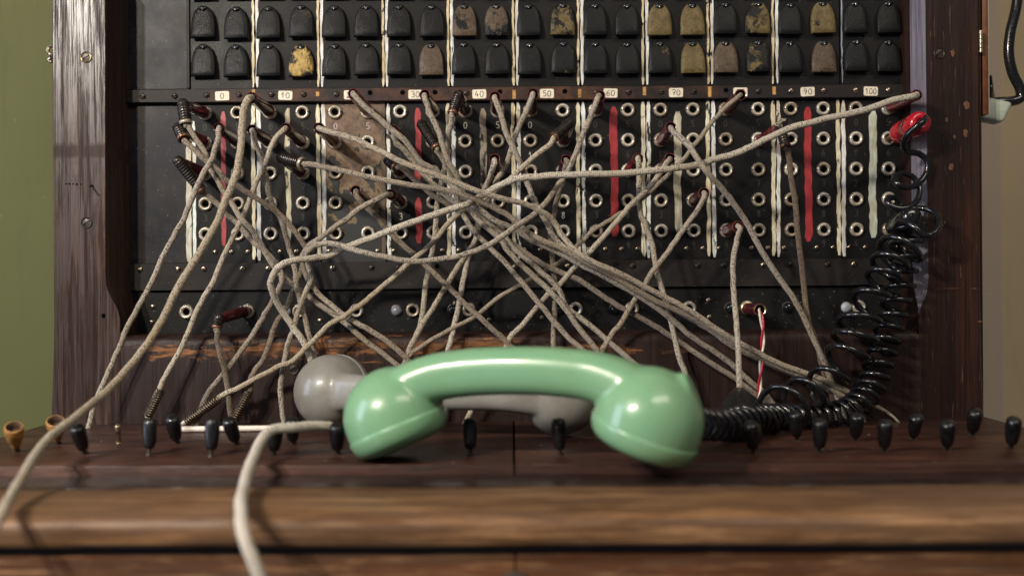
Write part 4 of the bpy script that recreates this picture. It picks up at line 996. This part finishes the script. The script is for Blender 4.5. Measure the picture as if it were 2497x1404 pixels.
patch_cord('cord from the dark plug just left of the 50 card', (1295, 270), (1300, 229, 58),
    [(1298, 237, 63), (1289, 265, 60), (1267, 310), (1255, 337, 52), (1244, 373), (1226, 417, 44), (1208, 450, 40), (1190, 485, 36), (1170, 540, 34), (1160, 578, 34), (1137, 619, 36), (1098, 677), (1069, 727, 42), (1036, 778, 46), (1010, 825), (990, 872, 50), (975, 960, 50), (970, 1030, 48)], None, 0.25)
patch_cord('short visible cord from the lone red-rimmed plug just above the central knot', (1211, 420), (1206, 388, 56),
    [(1205, 396, 61), (1197, 422, 54), (1186, 452, 44), (1172, 490, 36), (1165, 540, 30), (1159, 590, 32), (1141, 632), (1127, 693, 38), (1119, 738), (1107, 795, 46), (1092, 858, 50), (1075, 950, 50), (1065, 1030, 48)], None, 0.1, bake=BR_)
patch_cord('very long pale cord sweeping from the top right plug to the left loop', (2165, 263), (2236, 232, 60),
    [(2226, 236, 68), (2181, 247, 70), (2114, 267, 72), (2024, 290), (1935, 312, 76), (1867, 341), (1800, 373, 74), (1749, 388, 72), (1704, 402), (1614, 413, 78), (1502, 422, 78), (1390, 427, 80), (1300, 433), (1260, 438, 78), (1220, 452, 74), (1185, 472, 70), (1160, 490, 68), (1137, 502, 78), (1100, 512), (1047, 527, 80), (957, 561, 78), (867, 597, 72), (840, 607, 66), (800, 624, 60), (771, 629, 62), (715, 637, 70), (681, 650, 72), (663, 678, 70), (660, 700, 68), (668, 722, 64), (683, 750, 58), (708, 789, 54), (733, 825), (749, 850, 54), (762, 890, 54), (778, 950, 50), (790, 1025, 48)], None, 0.05, 0.0025, bake=BR_)
patch_cord('cord from the plug touching the 60 card, sagging across to the left tangle', (1455, 269), (1463, 234, 58),
    [(1460, 244, 64), (1439, 294, 62), (1417, 346), (1394, 400, 64), (1370, 440, 62), (1340, 480, 66), (1300, 521, 74), (1237, 565, 84), (1181, 599, 84), (1114, 624), (1024, 636, 82), (957, 630), (867, 611, 82), (820, 594, 76), (785, 591, 70), (762, 600, 64), (748, 618, 58), (752, 650, 50), (758, 675, 50), (745, 716, 54), (731, 749), (716, 795, 52), (700, 837), (690, 894, 52), (686, 945), (688, 996, 52), (695, 1034, 52)], None, 0.4, bake=BR_)
patch_cord('cord from the dark open plug left of the lower red 30 stripe, slanting down left', (977, 493), (953, 474, 56),
    [(943, 472, 62), (915, 485, 66), (879, 506, 68), (845, 532), (800, 564, 68), (772, 585, 62), (752, 602, 54), (738, 624, 50), (740, 660, 46), (765, 703, 48), (805, 742, 52), (843, 770), (920, 817, 56), (992, 874, 54), (1030, 940, 50), (1050, 1030, 48)], None, 0.5)
patch_cord('brown cord from the lower right jack of the rusted strip', (897, 494), (867, 465, 56),
    [(872, 474, 59), (894, 503, 56), (926, 536, 52), (957, 570), (1002, 612, 46), (1036, 648), (1092, 700, 48), (1137, 742), (1181, 783, 50), (1238, 834), (1320, 920, 50), (1390, 1005, 48)], None, 0.7, bake=BR_)
patch_cord('cord from the grey ribbed spring neck on the 50 strip to a spring lying down', (1374, 346), (1387, 303, 50),
    [(1345, 346, 62), (1312, 373, 62), (1273, 410, 60), (1250, 432, 56), (1215, 462, 50), (1180, 485, 44), (1150, 502, 44), (1114, 527, 46), (1069, 578, 52), (1036, 608), (1000, 638, 54), (957, 678), (912, 716, 60), (856, 760), (800, 795, 62), (759, 837), (710, 884, 60), (685, 893), (638, 917, 58), (600, 938), (528, 973, 58), (490, 1003), (452, 1031, 58)],
    (1352, 334, 60), 0.15, tail=((533, 972, 58), (454, 1028, 58), 1))
patch_cord('speckled cord from the plug on the pale 70 stripe, falling steeply to the lower right', (1612, 346), (1636, 310, 58),
    [(1642, 319, 66), (1677, 355, 76), (1715, 406, 90), (1771, 471, 80), (1814, 532, 72), (1845, 592), (1890, 666, 64), (1935, 731), (1968, 792, 58), (2007, 880, 54), (2040, 960, 52), (2060, 1025, 50)], None, 0.45, bake=BR_)
patch_cord('cord from the fraying plug over the 80 card, slanting all the way down left', (1771, 269), (1806, 231, 58),
    [(1797, 239, 64), (1749, 281, 64), (1699, 346, 60), (1663, 391, 54), (1630, 425, 50), (1585, 470, 48), (1530, 510, 46), (1502, 530, 46), (1457, 556), (1412, 597, 42), (1365, 640, 38), (1330, 660, 38), (1282, 688, 40), (1204, 734, 44), (1151, 773), (1087, 807, 48), (1036, 840), (995, 873, 50), (960, 950, 50), (950, 1030, 48)], None, 0.4, 0.0017, bake=BR_)
patch_cord('cord from the third row plug of the 70 strip, slanting down left', (1612, 420), (1634, 386, 56),
    [(1627, 394, 61), (1608, 420, 62), (1580, 458, 60), (1536, 500), (1513, 529, 58), (1468, 579), (1435, 619, 52), (1405, 650, 48), (1367, 693), (1331, 725, 46), (1305, 757, 46), (1277, 791), (1246, 820, 48), (1225, 870, 50), (1170, 960, 50), (1135, 1030, 50)], None, 0.15, bake=BR_)
patch_cord('cord from the red plug just right of the red 60 stripe', (1533, 420), (1556, 387, 56),
    [(1558, 395, 61), (1559, 422, 58), (1560, 467, 54), (1569, 532, 50), (1576, 545), (1589, 592, 48), (1601, 655), (1614, 704, 48), (1625, 738), (1644, 825, 50), (1656, 881), (1670, 920, 52), (1690, 1020, 50)], None, 0.25, bake=BR_)
patch_cord('cord from the plug in the fourth row of the 70 strip, slanting down left', (1691, 492), (1717, 470, 56),
    [(1719, 478, 61), (1705, 505, 60), (1681, 540), (1646, 592, 58), (1614, 637), (1585, 675, 56), (1569, 709), (1547, 731, 54), (1515, 786), (1487, 825, 52), (1465, 865), (1430, 930, 50), (1390, 1015, 48)], None, 0.35, bake=BR_)
patch_cord('cord hanging straight down from the lowest red plug of the 80 strip', (1771, 563), (1800, 552, 54),
    [(1803, 562, 60), (1794, 592, 60), (1785, 648), (1787, 704, 62), (1791, 775, 70), (1798, 846, 86), (1804, 956, 112), (1806, 975, 114)], None, 0.25, bake=BR_, weight=True)
patch_cord('dark brown cord from the thread-wrapped spring neck left of the red 90 stripe', (1850, 346), (1903, 309, 54),
    [(1919, 366, 58), (1926, 422, 56), (1939, 500, 54), (1946, 570), (1957, 660, 52), (1973, 792), (1989, 830, 52), (2005, 890, 52), (2030, 975, 50), (2045, 1028, 50)],
    (1915, 355, 58), 0.95, bake=BR_, thread=True)
patch_cord('dark cord from the drooping plug at the lower left of the lamp panel', (603, 757), (533, 778, 48),
    [(528, 803, 50), (529, 832, 54), (541, 881, 56), (551, 932), (560, 992, 56), (566, 1024, 54)], (529, 795, 48), 0.9)
patch_cord('dark cord behind the long pale sweeping cord, from the third jack of the 50 strip', (1374, 420), (1381, 390, 54),
    [(1382, 397, 58), (1376, 420, 54), (1365, 460, 46), (1352, 512, 38), (1342, 555, 34), (1343, 615, 34), (1349, 659), (1357, 704, 38), (1354, 749), (1352, 792, 46), (1350, 850, 50), (1347, 930, 50), (1345, 1010, 50)], None, 0.75, 0.0020, bake=BR_)
# foreground cord over the board
c3 = path3([(960, 1052, 158), (900, 1048, 164), (833, 1044, 170), (805, 1040, 175), (759, 1037, 186), (703, 1045, 200), (664, 1049, 207), (645, 1060, 213), (632, 1080, 222), (620, 1105, 236), (604, 1150, 264), (591, 1200, 302), (587, 1238, 333), (597, 1300, 351), (615, 1360, 355), (645, 1440, 355)])
fc = thing('loose_cord', c3[0], 'off white cord draped over the levers and hanging off the front board', 'cord')
b = MB(); b.tube(wobble(catmull(c3, 8), 0.0006, 4), 0.0031, 14, 0); o = link('cord', b.mesh('cord', [M_cord_w], 1.2), fc); o['dirt'] = 0.0
# twisted red and white wire on its own plug
j = P(1818, 752, 1); e = P(1853, 755, 52); tw = thing('twisted_wire', j, 'twisted red and white wire hanging from the plug at the right of the lamp panel', 'wire')
ax = (e - j).normalized(); ln = (e - j).length; b = MB()
b.lathe([(2.6e-3, 0.0005), (5.2e-3, 0.004), (5.3e-3, 0.008), (4.9e-3, 0.0082), (4.8e-3, ln - 0.003), (5.0e-3, ln - 0.001), (4.6e-3, ln), (3.9e-3, ln - 0.0004), (3.8e-3, ln - 0.006), (0.05e-3, ln - 0.0061)], frame(j, ax), 20, 0, [1, 1, 1, 0, 0, 0, 1, 1, 2])
link('plug', b.mesh('plug', [BR_, M_brass, M_void], 0.7), tw)
cw = catmull([e - ax * 0.005] + path3([(1854, 762, 56), (1860, 800, 58), (1858, 860), (1853, 930, 60), (1848, 992, 60)]), 14)
for ph, mt, nm in ((0.0, M_wire_r, 'red_wire'), (math.pi, M_wire_w, 'white_wire')):
    b = MB(); b.tube(helix(cw, 0.0010, pitch=0.034, n=18, phase=ph), 0.00092, 8, 0); link(nm, b.mesh(nm, [mt], 1.2), tw)

# coiled cords ------------------------------------------------------------
def loops(pts): return catmull(path3(pts), 10)
rj = P(2165, 341, 1); e = P(2247, 297, 62); ca = thing('coiled_cord', rj, 'glossy black coiled cord with a bright red plug, running down to the green handset', 'cord')
ax = (e - rj).normalized(); ln = (e - rj).length; b = MB()
b.lathe([(2.6e-3, 0.0005), (2.8e-3, 0.004), (2.5e-3, 0.018), (2.3e-3, 0.026)], frame(rj, ax), 14, 0); link('plug_shaft', b.mesh('plug_shaft', [M_bronze], 0.9), ca)
b = MB(); z0 = 0.020
b.lathe([(2.4e-3, z0), (7.6e-3, z0 + 0.0005), (8.4e-3, z0 + 0.003), (8.4e-3, z0 + 0.016), (8.0e-3, z0 + 0.0165), (8.5e-3, z0 + 0.017), (9.0e-3, ln * 0.8), (8.9e-3, ln - 0.004), (7.6e-3, ln - 0.0008), (5.4e-3, ln), (3.2e-3, ln - 0.0008), (2.6e-3, ln - 0.004), (0.05e-3, ln - 0.0045)], frame(rj, ax), 26, 0)
link('red_plug', b.mesh('red_plug', [M_red], 0.9), ca)
lead = [(2258, 287, 64), (2250, 297, 68), (2238, 306, 68), (2211, 332, 62), (2202, 355, 54), (2215, 370, 46), (2244, 377, 42), (2262, 395, 42), (2258, 424, 42), (2240, 446, 44), (2215, 457, 48), (2190, 450, 50), (2181, 434, 46), (2199, 422, 42), (2226, 432, 40), (2242, 458, 42), (2238, 485, 46), (2215, 506, 50), (2185, 507, 50), (2162, 491, 46), (2180, 482, 40), (2206, 500, 40)]
first = loops(lead)
cen = loops([(2214, 520, 46), (2216, 550, 44), (2210, 590, 44), (2202, 640, 45), (2194, 690, 46), (2184, 740, 48), (2168, 800, 50), (2152, 850, 54), (2140, 895, 58), (2124, 940, 62), (2098, 980, 70), (2052, 1008, 78), (1980, 1018, 86), (1900, 1018, 104), (1820, 1022, 142), (1765, 1034, 172), (1718, 1034, 198), (1675, 1024, 226), (1640, 1012, 240)])
hx = helix(cen, lambda t: 0.0112 - 0.0026 * min(1, t * 1.8), pitch=lambda t: 0.0128 - 0.0044 * min(1, t * 2.2) + 0.0036 * max(0, min(1, (t - 0.62) * 5)), n=16, phase=0.6)
hx = [q if q.z > ZD + 0.0028 else Vector((q.x, q.y, ZD + 0.0028)) for q in hx]
hx = first[:-2] + catmull([first[-3], (first[-1] + hx[2]) / 2, hx[4]], 6)[1:] + hx[5:]
b = MB(); b.tube(hx, [0.0025 - 0.0005 * min(1, 1.6 * k / len(hx)) for k in range(len(hx))], 8, 0); link('coil', b.mesh('coil', [M_blackp], 1.2), ca)
bj = P(2165, 563, 1); e = P(2225, 528, 56); cb = thing('coiled_cord', bj, 'loosely looped black coiled cord hanging from a fat black plug near the right frame', 'cord')
ax = (e - bj).normalized(); ln = (e - bj).length; b = MB()
b.lathe([(2.6e-3, 0.0005), (2.7e-3, 0.012)], frame(bj, ax), 14, 0); link('plug_shaft', b.mesh('plug_shaft', [M_nickel], 0.9), cb)
b = MB(); b.lathe([(2.6e-3, 0.010), (5.0e-3, 0.0105), (7.6e-3, 0.016), (8.0e-3, 0.028), (8.3e-3, 0.0285), (8.3e-3, ln - 0.006), (7.0e-3, ln), (4.0e-3, ln + 0.0015), (0.05e-3, ln + 0.0015)], frame(bj, ax), 24, 0)
link('black_plug', b.mesh('black_plug', [M_blackp], 0.9), cb)
cen = loops([(2236, 528, 62), (2240, 560, 56), (2212, 592, 56), (2176, 630, 60), (2150, 680, 64), (2122, 730, 66), (2100, 775, 68), (2088, 815, 70), (2068, 860, 72), (2036, 905, 76), (1985, 950, 84), (1925, 985, 98), (1870, 1012, 112), (1830, 1036, 126)])
hx = helix(cen, lambda t: 0.0135 + 0.0025 * math.sin(t * 17), pitch=lambda t: 0.0170 + 0.030 * max(0, t - 0.42) + 0.006 * math.sin(t * 23), n=18, phase=2.0)
hx = [q if q.z > ZD + 0.003 else Vector((q.x, q.y, ZD + 0.003)) for q in hx]
b = MB(); b.tube([e + ax * 0.001] + hx, 0.0023, 8, 0); link('coil', b.mesh('coil', [M_blackp], 1.2), cb)

# power cable and plug at the right
pw = thing('power_cable', P(2480, 0, -60), 'thick black power cable curving down the tan wall to a pale plug', 'cable')
b = MB(); b.tube(catmull(path3([(2484, -40, 10), (2478, 20), (2464, 80, 10), (2460, 130), (2470, 180, 10), (2488, 218), (2489, 238, 10), (2470, 247), (2440, 249, 10), (2415, 250, 8)]), 8), 0.0041, 12, 0); link('cable', b.mesh('cable', [M_blackp], 1.2), pw)
b = MB(); b.tube(catmull(path3([(2412, 185, -20), (2416, 215, -20), (2421, 246, -10)]), 6), 0.0022, 8, 0); link('thin_cable', b.mesh('thin_cable', [M_blackp], 1.2), pw)
b = MB(); b.box((-0.011, -0.008, -0.010), (0.009, 0.008, 0.0085), 0, 0.0035, 3)
for k, q in enumerate(b.v): q.x += 0.25 * q.z; q.z *= 1.0 - 0.02 * (q.x > 0); 
link('power_plug', b.mesh('power_plug', [M_plugw], 0.9), pw, Matrix.Translation(P(2424, 271, 10)) @ Matrix.Rotation(R(12), 4, 'Y'))
SC.cycles.use_denoising = True
